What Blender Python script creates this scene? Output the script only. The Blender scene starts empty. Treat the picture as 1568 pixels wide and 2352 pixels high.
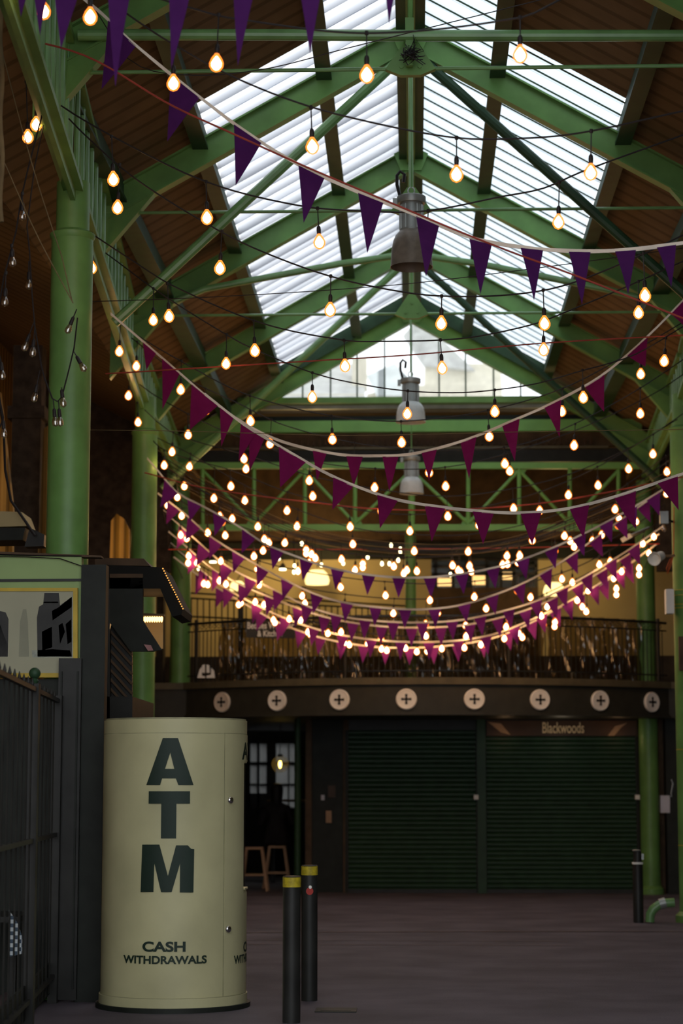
import bpy, bmesh, math, random
from mathutils import Vector, Matrix, Quaternion
random.seed(7)
PI = math.pi
sc = bpy.context.scene
COL = sc.collection

# ------------------------------------------------------------------ camera
F, CX, CY = 4800.0, 784.0, 1176.0
TH = math.atan(634/4800)
YA = math.atan(166*math.cos(TH)/4800)
cam_d = bpy.data.cameras.new('camera')
cam = bpy.data.objects.new('camera', cam_d); COL.objects.link(cam)
cam_d.sensor_fit = 'VERTICAL'; cam_d.sensor_height = 36.0
cam_d.lens = 36.0*F/2352.0
cam_d.clip_end = 500
cam.location = (0, 0, 1.6)
cam.rotation_euler = (PI/2+TH, 0, YA)
cam_d.dof.use_dof = True
cam_d.dof.focus_distance = 16.5
cam_d.dof.aperture_fstop = 1.9
sc.camera = cam
EYE = Vector((0, 0, 1.6))
FW = Vector((-math.sin(YA)*math.cos(TH), math.cos(YA)*math.cos(TH), math.sin(TH)))
RT = Vector((math.cos(YA), math.sin(YA), 0)); UP = RT.cross(FW)
def P(px, py, Y):
    """world point that the photograph shows at px,py on the plane y=Y"""
    d = FW+RT*((px-CX)/F)+UP*((CY-py)/F)
    return EYE+d*(Y/d.y)

# ------------------------------------------------------------------ light
sc.view_settings.view_transform = 'Standard'; sc.view_settings.look = 'None'
sc.view_settings.exposure = 0.68; sc.view_settings.gamma = 1.0
sc.view_settings.use_curve_mapping = False
w = bpy.data.worlds.new('sky'); sc.world = w; w.use_nodes = True
nt = w.node_tree; nt.nodes.clear()
o_ = nt.nodes.new('ShaderNodeOutputWorld'); bg = nt.nodes.new('ShaderNodeBackground')
bg.inputs[0].default_value = (0.92, 0.96, 1.0, 1); bg.inputs[1].default_value = 1.35
nt.links.new(bg.outputs[0], o_.inputs[0])
sun_d = bpy.data.lights.new('sun', 'SUN'); sun_d.energy = 1.0; sun_d.angle = 0.5; sun_d.color = (1, .97, .93)
sun = bpy.data.objects.new('sun', sun_d); COL.objects.link(sun)
sun.rotation_euler = Vector((-.35, -.85, -.75)).to_track_quat('-Z', 'Y').to_euler()
try:
    sc.cycles.use_denoising = True
    sc.cycles.max_bounces = 8; sc.cycles.transparent_max_bounces = 16
    sc.cycles.sample_clamp_indirect = 4.0
    sc.cycles.use_light_tree = True
except Exception: pass
def point(loc, energy, color, size=.1, name='lamp_or_fill_light'):
    d = bpy.data.lights.new(name, 'POINT'); d.energy = energy; d.color = color; d.shadow_soft_size = size
    o = bpy.data.objects.new(name, d); o.location = loc; COL.objects.link(o); return o

# ------------------------------------------------------------------ materials
def mat(name, col, rough=.6, metal=0, var=.12, scale=6, bump=0, bscale=40, spec=.3, coat=0):
    m = bpy.data.materials.new(name); m.use_nodes = True; n = m.node_tree; b = n.nodes['Principled BSDF']
    b.inputs['Roughness'].default_value = rough; b.inputs['Metallic'].default_value = metal
    b.inputs['Specular IOR Level'].default_value = spec
    tc = n.nodes.new('ShaderNodeTexCoord')
    no = n.nodes.new('ShaderNodeTexNoise'); no.inputs['Scale'].default_value = scale; no.inputs['Detail'].default_value = 5
    n.links.new(tc.outputs['Object'], no.inputs['Vector'])
    r = n.nodes.new('ShaderNodeValToRGB'); r.color_ramp.elements[0].position = .3; r.color_ramp.elements[1].position = .7
    r.color_ramp.elements[0].color = tuple(c*(1-var) for c in col)+(1,)
    r.color_ramp.elements[1].color = tuple(min(1, c*(1+var)) for c in col)+(1,)
    n.links.new(no.outputs['Fac'], r.inputs[0]); n.links.new(r.outputs[0], b.inputs['Base Color'])
    if bump:
        n2 = n.nodes.new('ShaderNodeTexNoise'); n2.inputs['Scale'].default_value = bscale
        n.links.new(tc.outputs['Object'], n2.inputs['Vector'])
        bp = n.nodes.new('ShaderNodeBump'); bp.inputs['Strength'].default_value = bump; bp.inputs['Distance'].default_value = .01
        n.links.new(n2.outputs['Fac'], bp.inputs['Height']); n.links.new(bp.outputs[0], b.inputs['Normal'])
    return m
def striped(name, c1, c2, freq, axis=0, rough=.8, sharp=(.35, .5), bump=.6, dist=.02, noise=.25):
    """boards or corrugations: bands across an object axis, with grain"""
    m = mat(name, c1, rough, spec=.15); n = m.node_tree; b = n.nodes['Principled BSDF']
    tc = [x for x in n.nodes if x.type == 'TEX_COORD'][0]
    sp = n.nodes.new('ShaderNodeSeparateXYZ'); n.links.new(tc.outputs['Object'], sp.inputs[0])
    mu = n.nodes.new('ShaderNodeMath'); mu.operation = 'MULTIPLY'; mu.inputs[1].default_value = freq*2*PI
    n.links.new(sp.outputs[axis], mu.inputs[0])
    si = n.nodes.new('ShaderNodeMath'); si.operation = 'SINE'; n.links.new(mu.outputs[0], si.inputs[0])
    ma = n.nodes.new('ShaderNodeMapRange'); ma.inputs[1].default_value = -1; n.links.new(si.outputs[0], ma.inputs[0])
    r = n.nodes.new('ShaderNodeValToRGB')
    r.color_ramp.elements[0].position = sharp[0]*.3; r.color_ramp.elements[1].position = sharp[1]*.3+.05
    r.color_ramp.elements[0].color = c2+(1,); r.color_ramp.elements[1].color = c1+(1,)
    n.links.new(ma.outputs[0], r.inputs[0])
    no = n.nodes.new('ShaderNodeTexNoise'); no.inputs['Scale'].default_value = 3; no.inputs['Detail'].default_value = 6
    n.links.new(tc.outputs['Object'], no.inputs['Vector'])
    mr = n.nodes.new('ShaderNodeMapRange'); mr.inputs[3].default_value = 1-noise; mr.inputs[4].default_value = 1+noise
    n.links.new(no.outputs['Fac'], mr.inputs[0])
    mx = n.nodes.new('ShaderNodeVectorMath'); mx.operation = 'MULTIPLY'
    n.links.new(r.outputs[0], mx.inputs[0]); n.links.new(mr.outputs[0], mx.inputs[1]); n.links.new(mx.outputs[0], b.inputs['Base Color'])
    bp = n.nodes.new('ShaderNodeBump'); bp.inputs['Strength'].default_value = bump; bp.inputs['Distance'].default_value = dist
    n.links.new(ma.outputs[0], bp.inputs['Height']); n.links.new(bp.outputs[0], b.inputs['Normal'])
    return m
def emit(name, col, s, transp=0.0):
    m = bpy.data.materials.new(name); m.use_nodes = True; n = m.node_tree; n.nodes.clear()
    o = n.nodes.new('ShaderNodeOutputMaterial'); e = n.nodes.new('ShaderNodeEmission')
    e.inputs[0].default_value = col+(1,); e.inputs[1].default_value = s
    if transp:
        t = n.nodes.new('ShaderNodeBsdfTransparent'); mx = n.nodes.new('ShaderNodeMixShader'); mx.inputs[0].default_value = 1-transp
        n.links.new(t.outputs[0], mx.inputs[1]); n.links.new(e.outputs[0], mx.inputs[2]); n.links.new(mx.outputs[0], o.inputs[0])
    else: n.links.new(e.outputs[0], o.inputs[0])
    return m
def glassy(name, tint=(.92, .96, .97), diff=(.8, .85, .88), fac=.5, gloss=.08):
    """thin sheet: straight-through light + light scattered in the sheet + a little gloss"""
    m = bpy.data.materials.new(name); m.use_nodes = True; n = m.node_tree; n.nodes.clear()
    o = n.nodes.new('ShaderNodeOutputMaterial')
    t = n.nodes.new('ShaderNodeBsdfTransparent'); t.inputs[0].default_value = tint+(1,)
    d = n.nodes.new('ShaderNodeBsdfTranslucent'); d.inputs[0].default_value = diff+(1,)
    g = n.nodes.new('ShaderNodeBsdfGlossy'); g.inputs['Roughness'].default_value = .12
    a = n.nodes.new('ShaderNodeMixShader'); a.inputs[0].default_value = fac
    b = n.nodes.new('ShaderNodeMixShader'); b.inputs[0].default_value = gloss
    n.links.new(t.outputs[0], a.inputs[1]); n.links.new(d.outputs[0], a.inputs[2])
    n.links.new(a.outputs[0], b.inputs[1]); n.links.new(g.outputs[0], b.inputs[2]); n.links.new(b.outputs[0], o.inputs[0])
    return m
def fabric(name, col, tr=.45):
    m = bpy.data.materials.new(name); m.use_nodes = True; n = m.node_tree; n.nodes.clear()
    o = n.nodes.new('ShaderNodeOutputMaterial'); d = n.nodes.new('ShaderNodeBsdfDiffuse'); t = n.nodes.new('ShaderNodeBsdfTranslucent')
    tc = n.nodes.new('ShaderNodeTexCoord'); no = n.nodes.new('ShaderNodeTexNoise'); no.inputs['Scale'].default_value = 9
    n.links.new(tc.outputs['Object'], no.inputs['Vector'])
    r = n.nodes.new('ShaderNodeValToRGB'); r.color_ramp.elements[0].color = tuple(c*.8 for c in col)+(1,); r.color_ramp.elements[1].color = tuple(c*1.2 for c in col)+(1,)
    n.links.new(no.outputs['Fac'], r.inputs[0])
    for s in (d, t): n.links.new(r.outputs[0], s.inputs[0])
    mx = n.nodes.new('ShaderNodeMixShader'); mx.inputs[0].default_value = tr
    n.links.new(d.outputs[0], mx.inputs[1]); n.links.new(t.outputs[0], mx.inputs[2]); n.links.new(mx.outputs[0], o.inputs[0])
    return m

M = dict(
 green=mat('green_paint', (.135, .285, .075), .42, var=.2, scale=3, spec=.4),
 litgreen=mat('daylit_green_paint', (.16, .38, .10), .42, var=.12, scale=3, spec=.4),  # lighter copy of the green, daylight on the cross lattice put into the colour
 flaglit=fabric('bulblit_purple_bunting', (.30, .045, .34), .5),  # lighter copy of the purple cloth, bulb light on far flags painted in
 green_pipe=mat('green_gloss_pipe', (.15, .31, .11), .28, var=.2, scale=4, spec=.5),
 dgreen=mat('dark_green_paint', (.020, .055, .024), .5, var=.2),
 pale_green=mat('pale_green_board', (.30, .42, .17), .6, var=.10, scale=2),
 black=mat('black_paint', (.020, .020, .018), .45, var=.3),
 charcoal=mat('charcoal_paint', (.014, .017, .013), .6, var=.3),
 fascia=mat('gallery_fascia_paint', (.034, .034, .026), .55, var=.15),
 ledge=mat('gallery_ledge', (.10, .085, .05), .6, var=.2),
 boards=striped('roof_boards', (.20, .13, .07), (.13, .085, .045), 3.2, axis=1, rough=.85, bump=.3, dist=.01),
 brick=mat('dark_brick', (.055, .04, .03), .9, var=.4, scale=8, bump=.5),
 corr=striped('corrugated_rusty_sheet', (.30, .17, .05), (.10, .055, .02), 5.0, axis=1, rough=.6, bump=1.0, dist=.05),
 corrx=striped('corrugated_yellow_sheet', (.34, .20, .06), (.12, .07, .02), 7.0, axis=0, rough=.6, bump=1.0, dist=.05),
 brown=mat('brown_timber', (.09, .055, .03), .7, var=.35, scale=4),
 cream=mat('cream_wall', (.55, .45, .24), .8, var=.08, scale=1.5),
 atm=mat('atm_cream_enamel', (.52, .49, .28), .42, var=.13, scale=2.2, spec=.3),
 atm_base=mat('atm_base', (.30, .29, .17), .6, var=.3),
 letter=mat('dark_green_vinyl', (.012, .028, .018), .5, var=.1),
 chrome=mat('chrome', (.7, .7, .68), .15, metal=1, var=.05),
 yellow=mat('worn_yellow_band', (.42, .33, .02), .5, var=.35, scale=30),
 white=mat('white_plate', (.90, .88, .82), .5, var=.05),
 tape=mat('cream_cotton_tape', (.80, .72, .62), .8, var=.1),
 redcord=mat('red_cord', (.30, .045, .03), .6, var=.2),
 orange=mat('orange_cable', (.55, .10, .02), .5, var=.1),
 wire=mat('black_rubber_cable', (.018, .014, .014), .5, var=.2),
 twine=mat('pale_twine', (.16, .11, .05), .8, var=.3),
 steel=mat('galvanised_lamp_steel', (.36, .38, .37), .4, metal=.5, var=.2, scale=5),
 reflector=mat('milky_lamp_shade', (.55, .56, .54), .35, var=.12, scale=8),
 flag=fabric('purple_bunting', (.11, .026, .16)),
 flagred=fabric('plum_bunting', (.30, .022, .15)),
 sheet=glassy('corrugated_rooflight', (.74, .78, .80), (.90, .94, .98), .8, .03),
 pane=glassy('clear_pane', (.86, .88, .88), (.9, .9, .9), .05, .05),
 plastic=glassy('clear_pvc_curtain', (.40, .34, .25), (.24, .17, .08), .15, .12),
 asphalt=mat('worn_asphalt', (.108, .092, .110), .75, var=.30, scale=1.3, bump=.6, bscale=60, spec=.25),
 kerb=mat('granite_kerb', (.12, .085, .085), .7, var=.25, scale=4),
 gold=mat('gold_picture_frame', (.55, .38, .03), .4, var=.15),
 gilt=mat('gilt_lettering', (.95, .72, .42), .5, var=.05),
 signbrown=mat('brown_signboard', (.07, .032, .012), .5, var=.5, scale=1.2),
 poster_bg=mat('poster_haze', (.40, .39, .27), .5, var=.12, scale=1.5),
 poster_dark=mat('poster_dark_buildings', (.03, .03, .028), .5, var=.3),
 poster_mid=mat('poster_distant_tower', (.27, .27, .19), .5, var=.1),
 poster_white=mat('poster_pale_blocks', (.38, .40, .34), .5, var=.35, scale=14),
 stoolwood=mat('pale_stool_wood', (.40, .24, .13), .5, var=.15),
 darkcloth=mat('black_cloth', (.014, .012, .012), .85, var=.3),
 skin=mat('skin', (.35, .18, .12), .6, var=.05),
 hair=mat('dark_hair', (.012, .009, .007), .6, var=.3),
 slate=mat('pale_slate_roof', (.42, .42, .40), .8, var=.15, scale=5),
 stock=mat('pale_stock_brick', (.62, .58, .47), .9, var=.12, scale=6),
 ribbed=striped('ribbed_zinc_roof', (.55, .58, .57), (.22, .24, .24), 1.6, axis=0, rough=.6, bump=.2),
 unlit=glassy('clear_bulb_glass', (.8, .7, .6), (.6, .45, .3), .2, .35),
 bulb=emit('glowing_bulb_glass', (1, .20, .025), 1.6, .3),
 core=emit('hot_filament', (1, .58, .24), 50.0),
 faint=emit('small_bulb_glass', (1, .85, .45), 5.0),
 warm=emit('warm_lamp_shade', (1, .70, .26), 1.5),
 warm2=emit('warm_lit_panel', (1, .55, .18), 1.6),
 fil=emit('amber_filament', (1, .62, .10), 9.0),
 red=mat('red_sticker', (.4, .03, .02), .5, var=.1),
 paper=mat('white_paper', (.62, .62, .70), .7, var=.06),
)
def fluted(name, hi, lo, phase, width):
    """translucent sheet with the shading of the flutes painted in as grey bands down the slope"""
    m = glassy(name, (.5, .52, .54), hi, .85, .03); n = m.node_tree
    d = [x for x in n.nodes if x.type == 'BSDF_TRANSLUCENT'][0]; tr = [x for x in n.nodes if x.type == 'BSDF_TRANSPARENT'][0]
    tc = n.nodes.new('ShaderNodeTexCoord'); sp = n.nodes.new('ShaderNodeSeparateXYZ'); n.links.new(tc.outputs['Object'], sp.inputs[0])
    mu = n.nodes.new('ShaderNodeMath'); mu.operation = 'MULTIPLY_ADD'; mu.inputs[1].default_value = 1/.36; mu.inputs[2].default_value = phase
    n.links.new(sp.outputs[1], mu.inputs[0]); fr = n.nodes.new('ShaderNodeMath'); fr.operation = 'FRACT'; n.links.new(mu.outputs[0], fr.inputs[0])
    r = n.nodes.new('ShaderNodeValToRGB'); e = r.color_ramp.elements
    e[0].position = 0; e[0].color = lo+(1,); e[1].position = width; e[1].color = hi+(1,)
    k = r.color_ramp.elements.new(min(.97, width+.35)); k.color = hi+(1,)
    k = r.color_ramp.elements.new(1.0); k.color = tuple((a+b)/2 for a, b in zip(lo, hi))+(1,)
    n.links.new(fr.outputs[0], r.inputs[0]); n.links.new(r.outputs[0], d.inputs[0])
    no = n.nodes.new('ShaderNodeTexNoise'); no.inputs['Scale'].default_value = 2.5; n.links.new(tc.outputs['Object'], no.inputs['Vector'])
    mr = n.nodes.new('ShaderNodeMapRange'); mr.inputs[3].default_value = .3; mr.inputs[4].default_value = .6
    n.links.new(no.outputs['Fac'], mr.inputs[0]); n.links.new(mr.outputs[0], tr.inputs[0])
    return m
M['sheet_left'] = fluted('fluted_rooflight_shade_bands', (.76, .78, .82), (.26, .29, .36), 0.0, .45)  # sun shading of the flutes painted in as grey-blue bands
M['sheet_right'] = fluted('fluted_rooflight_blue', (.50, .57, .61), (.34, .40, .45), 0.0, .2)
def gingham():
    m = bpy.data.materials.new('gingham_cloth'); m.use_nodes = True; n = m.node_tree; b = n.nodes['Principled BSDF']
    tc = n.nodes.new('ShaderNodeTexCoord'); c = n.nodes.new('ShaderNodeTexChecker'); c.inputs['Scale'].default_value = 36
    c.inputs[1].default_value = (.55, .6, .62, 1); c.inputs[2].default_value = (.06, .09, .13, 1)
    n.links.new(tc.outputs['Object'], c.inputs[0]); n.links.new(c.outputs[0], b.inputs['Base Color']); b.inputs['Roughness'].default_value = .9
    return m
M['gingham'] = gingham()

# ------------------------------------------------------------------ mesh helpers
class MB:
    def __init__(s): s.v = []; s.f = []; s.m = []; s.mi = 0; s.mats = []
    def use(s, m):
        if m not in s.mats: s.mats.append(m)
        s.mi = s.mats.index(m); return s
    def add(s, vs, fs):
        k = len(s.v); s.v += [tuple(v) for v in vs]; s.f += [tuple(i+k for i in f) for f in fs]; s.m += [s.mi]*len(fs); return s
    def box(s, a, b):
        x0, y0, z0 = a; x1, y1, z1 = b
        vs = [(x, y, z) for z in (z0, z1) for y in (y0, y1) for x in (x0, x1)]
        return s.add(vs, [(0, 2, 3, 1), (4, 5, 7, 6), (0, 1, 5, 4), (2, 6, 7, 3), (0, 4, 6, 2), (1, 3, 7, 5)])
    def beam(s, a, b, w, h, up=(0, 0, 1)):
        """rectangular bar from a to b, w across, h along 'up'"""
        a = Vector(a); b = Vector(b); d = (b-a).normalized(); u = Vector(up); r = d.cross(u).normalized(); u = r.cross(d).normalized()
        vs = [p+r*(i*w/2)+u*(j*h/2) for p in (a, b) for i, j in ((-1, -1), (1, -1), (1, 1), (-1, 1))]
        return s.add(vs, [(0, 1, 2, 3), (7, 6, 5, 4), (0, 4, 5, 1), (1, 5, 6, 2), (2, 6, 7, 3), (3, 7, 4, 0)])
    def tube(s, pts, r, n=8, cap=True):
        pts = [Vector(p) for p in pts]; k = len(pts); rs = r if isinstance(r, (list, tuple)) else [r]*k
        vs = []; d0 = (pts[1]-pts[0]).normalized()
        a = d0.orthogonal().normalized() if abs(d0.z) > .95 else d0.cross(Vector((0, 0, 1))).normalized()
        for i, p in enumerate(pts):
            d = (pts[min(i+1, k-1)]-pts[max(i-1, 0)])
            d = d.normalized() if d.length > 1e-9 else d0
            a = (a-d*a.dot(d)).normalized(); c = d.cross(a)
            for j in range(n):
                t = 2*PI*j/n; vs.append(p+(a*math.cos(t)+c*math.sin(t))*rs[i])
        fs = [(i*n+j, i*n+(j+1) % n, (i+1)*n+(j+1) % n, (i+1)*n+j) for i in range(k-1) for j in range(n)]
        if cap: fs += [tuple(range(n-1, -1, -1)), tuple(range((k-1)*n, k*n))]
        return s.add(vs, fs)
    def lathe(s, prof, c=(0, 0, 0), n=24, rot=None):
        vs = []; c = Vector(c)
        for r, z in prof:
            for j in range(n):
                t = 2*PI*j/n; v = Vector((r*math.cos(t), r*math.sin(t), z))
                if rot: v = rot @ v
                vs.append(v+c)
        k = len(prof)
        fs = [(i*n+j, i*n+(j+1) % n, (i+1)*n+(j+1) % n, (i+1)*n+j) for i in range(k-1) for j in range(n)]
        fs += [tuple(range(n-1, -1, -1)), tuple(range((k-1)*n, k*n))]
        return s.add(vs, fs)
    def prism(s, poly, off):
        """polygon (3D points) swept by vector off"""
        off = Vector(off); n = len(poly); p = [Vector(q) for q in poly]
        return s.add(p+[q+off for q in p], [tuple(range(n)), tuple(range(2*n-1, n-1, -1))]+[(i, i+n, (i+1) % n+n, (i+1) % n) for i in range(n)])
    def grid(s, fn, nu, nv):
        vs = [fn(i/nu, j/nv) for j in range(nv+1) for i in range(nu+1)]
        return s.add(vs, [(j*(nu+1)+i, j*(nu+1)+i+1, (j+1)*(nu+1)+i+1, (j+1)*(nu+1)+i) for j in range(nv) for i in range(nu)])
    def mesh(s, name, m=None, smooth=False, fix=True):
        me = bpy.data.meshes.new(name); me.from_pydata(s.v, [], s.f)
        if m is not None and not s.mats: me.materials.append(m)
        for q in s.mats: me.materials.append(q)
        if s.mats: me.polygons.foreach_set('material_index', s.m)
        if fix:
            bm = bmesh.new(); bm.from_mesh(me); bmesh.ops.recalc_face_normals(bm, faces=bm.faces); bm.to_mesh(me); bm.free()
        if smooth:
            me.polygons.foreach_set('use_smooth', [True]*len(me.polygons))
            try: me.set_sharp_from_angle(angle=math.radians(40))
            except Exception: pass
        me.update(); return me
    def build(s, name, m=None, parent=None, smooth=False):
        o = bpy.data.objects.new(name, s.mesh(name, m, smooth)); COL.objects.link(o)
        if parent is not None:
            o.parent = parent; bpy_inv = parent_world(parent).inverted(); o.matrix_parent_inverse = bpy_inv
        return o
def parent_world(o):
    m = o.matrix_basis.copy()
    if o.parent: m = parent_world(o.parent) @ o.matrix_parent_inverse @ m
    return m
def thing(name, label, cat, loc=(0, 0, 0), group=None):
    o = bpy.data.objects.new(name, None); COL.objects.link(o); o.location = loc; o.empty_display_size = .1
    o['label'] = label; o['category'] = cat
    if group: o['group'] = group
    return o
def tag(o, label, cat, group=None):
    o['label'] = label; o['category'] = cat
    if group: o['group'] = group
    return o
def struct(o): o['kind'] = 'structure'; return o

# ------------------------------------------------------------------ plan of the hall
HR, SL = 9.0, .57                                # ridge height, roof slope
def roofz(x): return HR-SL*abs(x)
def XL(Y):                                       # left arcade line
    return -2.73-.0688*(Y-16.4) if Y < 25.7 else -3.37-.040*(Y-25.7)
def XR(Y): return -XL(Y)
Y0, YE = 7.4, 31.9
GZ = 3.2                                          # gallery floor

# floor
b = MB(); b.box((-14, -6, -.2), (14, 46, 0)); struct(b.build('floor', M['asphalt']))
b = MB()
b.grid(lambda u, v: (-2.0+7*u, 23.6+.35*math.sin(u*2.2)+v*.10, .004), 20, 1)
b.grid(lambda u, v: (-2.0+3.6*u, 21.9-.1*u+v*.035, .004), 8, 1)
b.grid(lambda u, v: (-2.0+3.6*u, 22.5-.1*u+v*.035, .004), 8, 1)
struct(b.build('trim_1', M['kerb']))
# raised kerb strip under the railings at the left
b = MB(); b.prism([(-2.66, 11, 0), (-2.84, 16.8, 0), (-3.1, 16.8, 0), (-3.0, 11, 0)], (0, 0, .07)); struct(b.build('trim_2', M['kerb']))
b = MB(); b.box((-.72, 15.35, .001), (-.42, 15.62, .008)); b.box((-.68, 15.39, .008), (-.46, 15.58, .010))
tag(b.build('access_cover', M['charcoal']), 'small rectangular cover set in the asphalt right of the two bollards', 'cover')

# roof: boards, with rooflight openings
b = MB()
def roof_quad(xa, xb, ya, yb, t=.06, up=.10):
    for s in (-1, 1):
        za, zb = roofz(xa)+up, roofz(xb)+up
        b.add([(s*xa, ya, za), (s*xb, ya, zb), (s*xb, yb, zb), (s*xa, yb, za), (s*xa, ya, za+t), (s*xb, ya, zb+t), (s*xb, yb, zb+t), (s*xa, yb, za+t)],
              [(0, 1, 2, 3), (7, 6, 5, 4), (0, 4, 5, 1), (1, 5, 6, 2), (2, 6, 7, 3), (3, 7, 4, 0)])
roof_quad(2.02, 3.75, Y0, YE)
roof_quad(.86, 2.02, Y0, 18.85)
struct(b.build('ceiling', M['boards']))
# rooflights: fluted translucent sheets running down the slope
def sheet(name, xa, xb, ya, yb, s, amp):
    n = int((yb-ya)/.025)
    b = MB()
    def fn(u, v):
        x = xa+(xb-xa)*v; y = ya+(yb-ya)*u; ph = 2*PI*y/.36
        z = roofz(x)+.13+amp*(abs(math.sin(ph/2))**.7*2-1)
        return (s*x, y, z)
    b.grid(fn, n, 1)
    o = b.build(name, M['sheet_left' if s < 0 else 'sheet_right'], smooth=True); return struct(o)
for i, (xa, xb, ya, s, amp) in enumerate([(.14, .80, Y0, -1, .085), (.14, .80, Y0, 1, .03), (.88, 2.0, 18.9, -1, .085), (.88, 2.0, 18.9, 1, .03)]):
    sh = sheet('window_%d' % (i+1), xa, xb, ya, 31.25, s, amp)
    if s < 0: continue
    g = MB(); y = ya
    while y < 31.3:
        g.beam((s*xa, y, roofz(xa)+.07), (s*xb, y, roofz(xb)+.07), .016, .012, up=(0, 0, 1)); y += .36
    g.build('glazing_bar', M['dgreen'], sh)

# ridge beam, purlins, end beam
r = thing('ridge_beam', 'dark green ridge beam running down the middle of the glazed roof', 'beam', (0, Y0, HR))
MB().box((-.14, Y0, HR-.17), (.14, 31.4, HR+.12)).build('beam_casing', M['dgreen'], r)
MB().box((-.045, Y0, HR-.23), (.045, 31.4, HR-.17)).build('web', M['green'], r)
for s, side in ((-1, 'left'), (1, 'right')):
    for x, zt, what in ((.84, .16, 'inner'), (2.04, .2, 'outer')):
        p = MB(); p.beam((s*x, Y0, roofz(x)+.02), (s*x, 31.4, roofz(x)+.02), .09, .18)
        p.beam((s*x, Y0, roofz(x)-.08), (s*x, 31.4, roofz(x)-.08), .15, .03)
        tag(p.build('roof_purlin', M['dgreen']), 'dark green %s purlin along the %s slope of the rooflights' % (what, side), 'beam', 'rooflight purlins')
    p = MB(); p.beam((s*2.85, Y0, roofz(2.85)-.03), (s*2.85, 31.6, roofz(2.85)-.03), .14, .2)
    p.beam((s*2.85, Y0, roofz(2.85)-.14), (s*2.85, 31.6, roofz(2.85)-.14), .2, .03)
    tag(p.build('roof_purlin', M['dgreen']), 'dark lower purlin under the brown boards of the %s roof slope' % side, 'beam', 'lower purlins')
p = MB()
for s in (-1, 1): p.beam((0, 31.3, HR+.02), (s*2.1, 31.3, roofz(2.1)+.02), .1, .2)
tag(p.build('rooflight_end_beam', M['dgreen']), 'dark sloping end beam closing the rooflights before the gable', 'beam')

# roof trusses
names = {7.6: 'second green roof truss in front of the camera, out of frame', 11.6: 'green roof truss nearest the camera, its foot ends out of frame',
         15.6: 'green roof truss across the top of the picture with wires knotted at its middle',
         19.6: 'green roof truss with two long dark sloping braces, above the nearest hanging lamp',
         23.6: 'green roof truss with a bowed tie pipe crossing behind the nearest hanging lamp',
         27.6: 'green roof truss with sloping braces just in front of the gable window',
         31.6: 'green end truss framing the gable window'}
for k, Y in enumerate((7.6, 11.6, 15.6, 19.6, 23.6, 27.6, 31.6)):
    half = min(3.75, XR(Y)+.25)
    t = thing('roof_truss', names[Y], 'truss', (0, Y, HR), 'roof trusses')
    for s in (-1, 1):
        g = MB(); a = Vector((0, Y, HR)); e = Vector((s*half, Y, roofz(half)))
        d = (e-a).normalized(); nrm = Vector((s*SL, 0, 1)).normalized()
        off = nrm*-.12
        g.prism([Vector((0, Y-.015, HR+.0)), Vector((s*half, Y-.015, roofz(half))), Vector((s*half, Y-.015, roofz(half)-.27)), Vector((0, Y-.015, HR-.27))], (0, .03, 0))
        for z in (0, -.27):
            g.prism([Vector((0, Y-.07, HR+z)), Vector((s*half, Y-.07, roofz(half)+z)), Vector((s*half, Y-.07, roofz(half)+z-.02)), Vector((0, Y-.07, HR+z-.02))], (0, .14, 0))
        # haunch plate at the purlin and at the foot
        g.prism([(s*(half-.75), Y-.06, roofz(half-.75)-.27), (s*half, Y-.06, roofz(half)-.27), (s*half, Y-.06, roofz(half)-.75)], (0, .12, 0))
        g.build('rafter', M['green'], t)
    g = MB(); g.prism([(-.2, Y-.09, HR-.1), (0, Y-.09, HR+.0), (.2, Y-.09, HR-.1), (.12, Y-.09, HR-.3), (-.12, Y-.09, HR-.3)], (0, .02, 0))
    g.build('apex_plate', M['green'], t)
    zt = 7.12 if Y < 20 else 7.02
    if Y not in (27.6, 31.6):
        MB().tube([(-half+.1, Y, zt), (half-.1, Y, zt)], .016, 8).build('tie_rod', M['green_pipe'], t)
        MB().tube([(0, Y, HR-.27), (0, Y, zt)], .022, 8).build('king_rod', M['green'], t)
        g = MB(); w2 = .13
        g.prism([(-w2*1.5, Y-.03, zt-.01), (-.04, Y-.03, zt+.22), (.04, Y-.03, zt+.22), (w2*1.5, Y-.03, zt-.01), (w2*.6, Y-.03, zt-.06), (-w2*.6, Y-.03, zt-.06)], (0, .06, 0))
        for q in (-.07, .07, 0): g.lathe([(.018, -.04), (.018, .04)], (q, Y, zt+.01 if q else zt+.12), 8, Matrix.Rotation(PI/2, 3, 'X'))
        g.build('gusset', M['green'], t)
    if Y in (19.6, 27.6, 11.6):
        for s in (-1, 1):
            hx = XR(Y)-.1
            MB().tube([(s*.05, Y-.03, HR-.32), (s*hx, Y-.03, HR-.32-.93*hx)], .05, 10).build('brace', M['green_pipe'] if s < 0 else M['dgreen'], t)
    if Y == 15.6:
        MB().tube([P(x, 82-2*(x < 940), Y-.1) for x in (180, 600, 940, 1300, 1700)], .045, 12).build('tie_pipe', M['green_pipe'], t)
        g = MB(); g.prism([P(930, 40, Y-.12), P(950, 40, Y-.12), P(948, 150, Y-.12), P(932, 150, Y-.12)], (0, .05, 0)); g.build('hanger_strap', M['green'], t)
        g = MB(); rr = random.Random(3)
        c = P(944, 122, Y-.18)
        for _ in range(7):
            pts = [c+Vector((rr.gauss(0, .05), rr.uniform(-.04, .04), rr.gauss(0, .045))) for _ in range(9)]
            g.tube(pts, .004, 4)
        tag(g.build('wire_tangle', M['wire']), 'knot of loose dark wires tied to the truss at top centre', 'wire')
    if Y == 23.6:
        MB().tube([P(x, y, Y-.1) for x, y in ((400, 692), (470, 664), (620, 636), (780, 606), (940, 583), (1100, 606), (1250, 636), (1390, 664), (1470, 684))], .04, 12).build('tie_pipe', M['green_pipe'], t)

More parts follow.
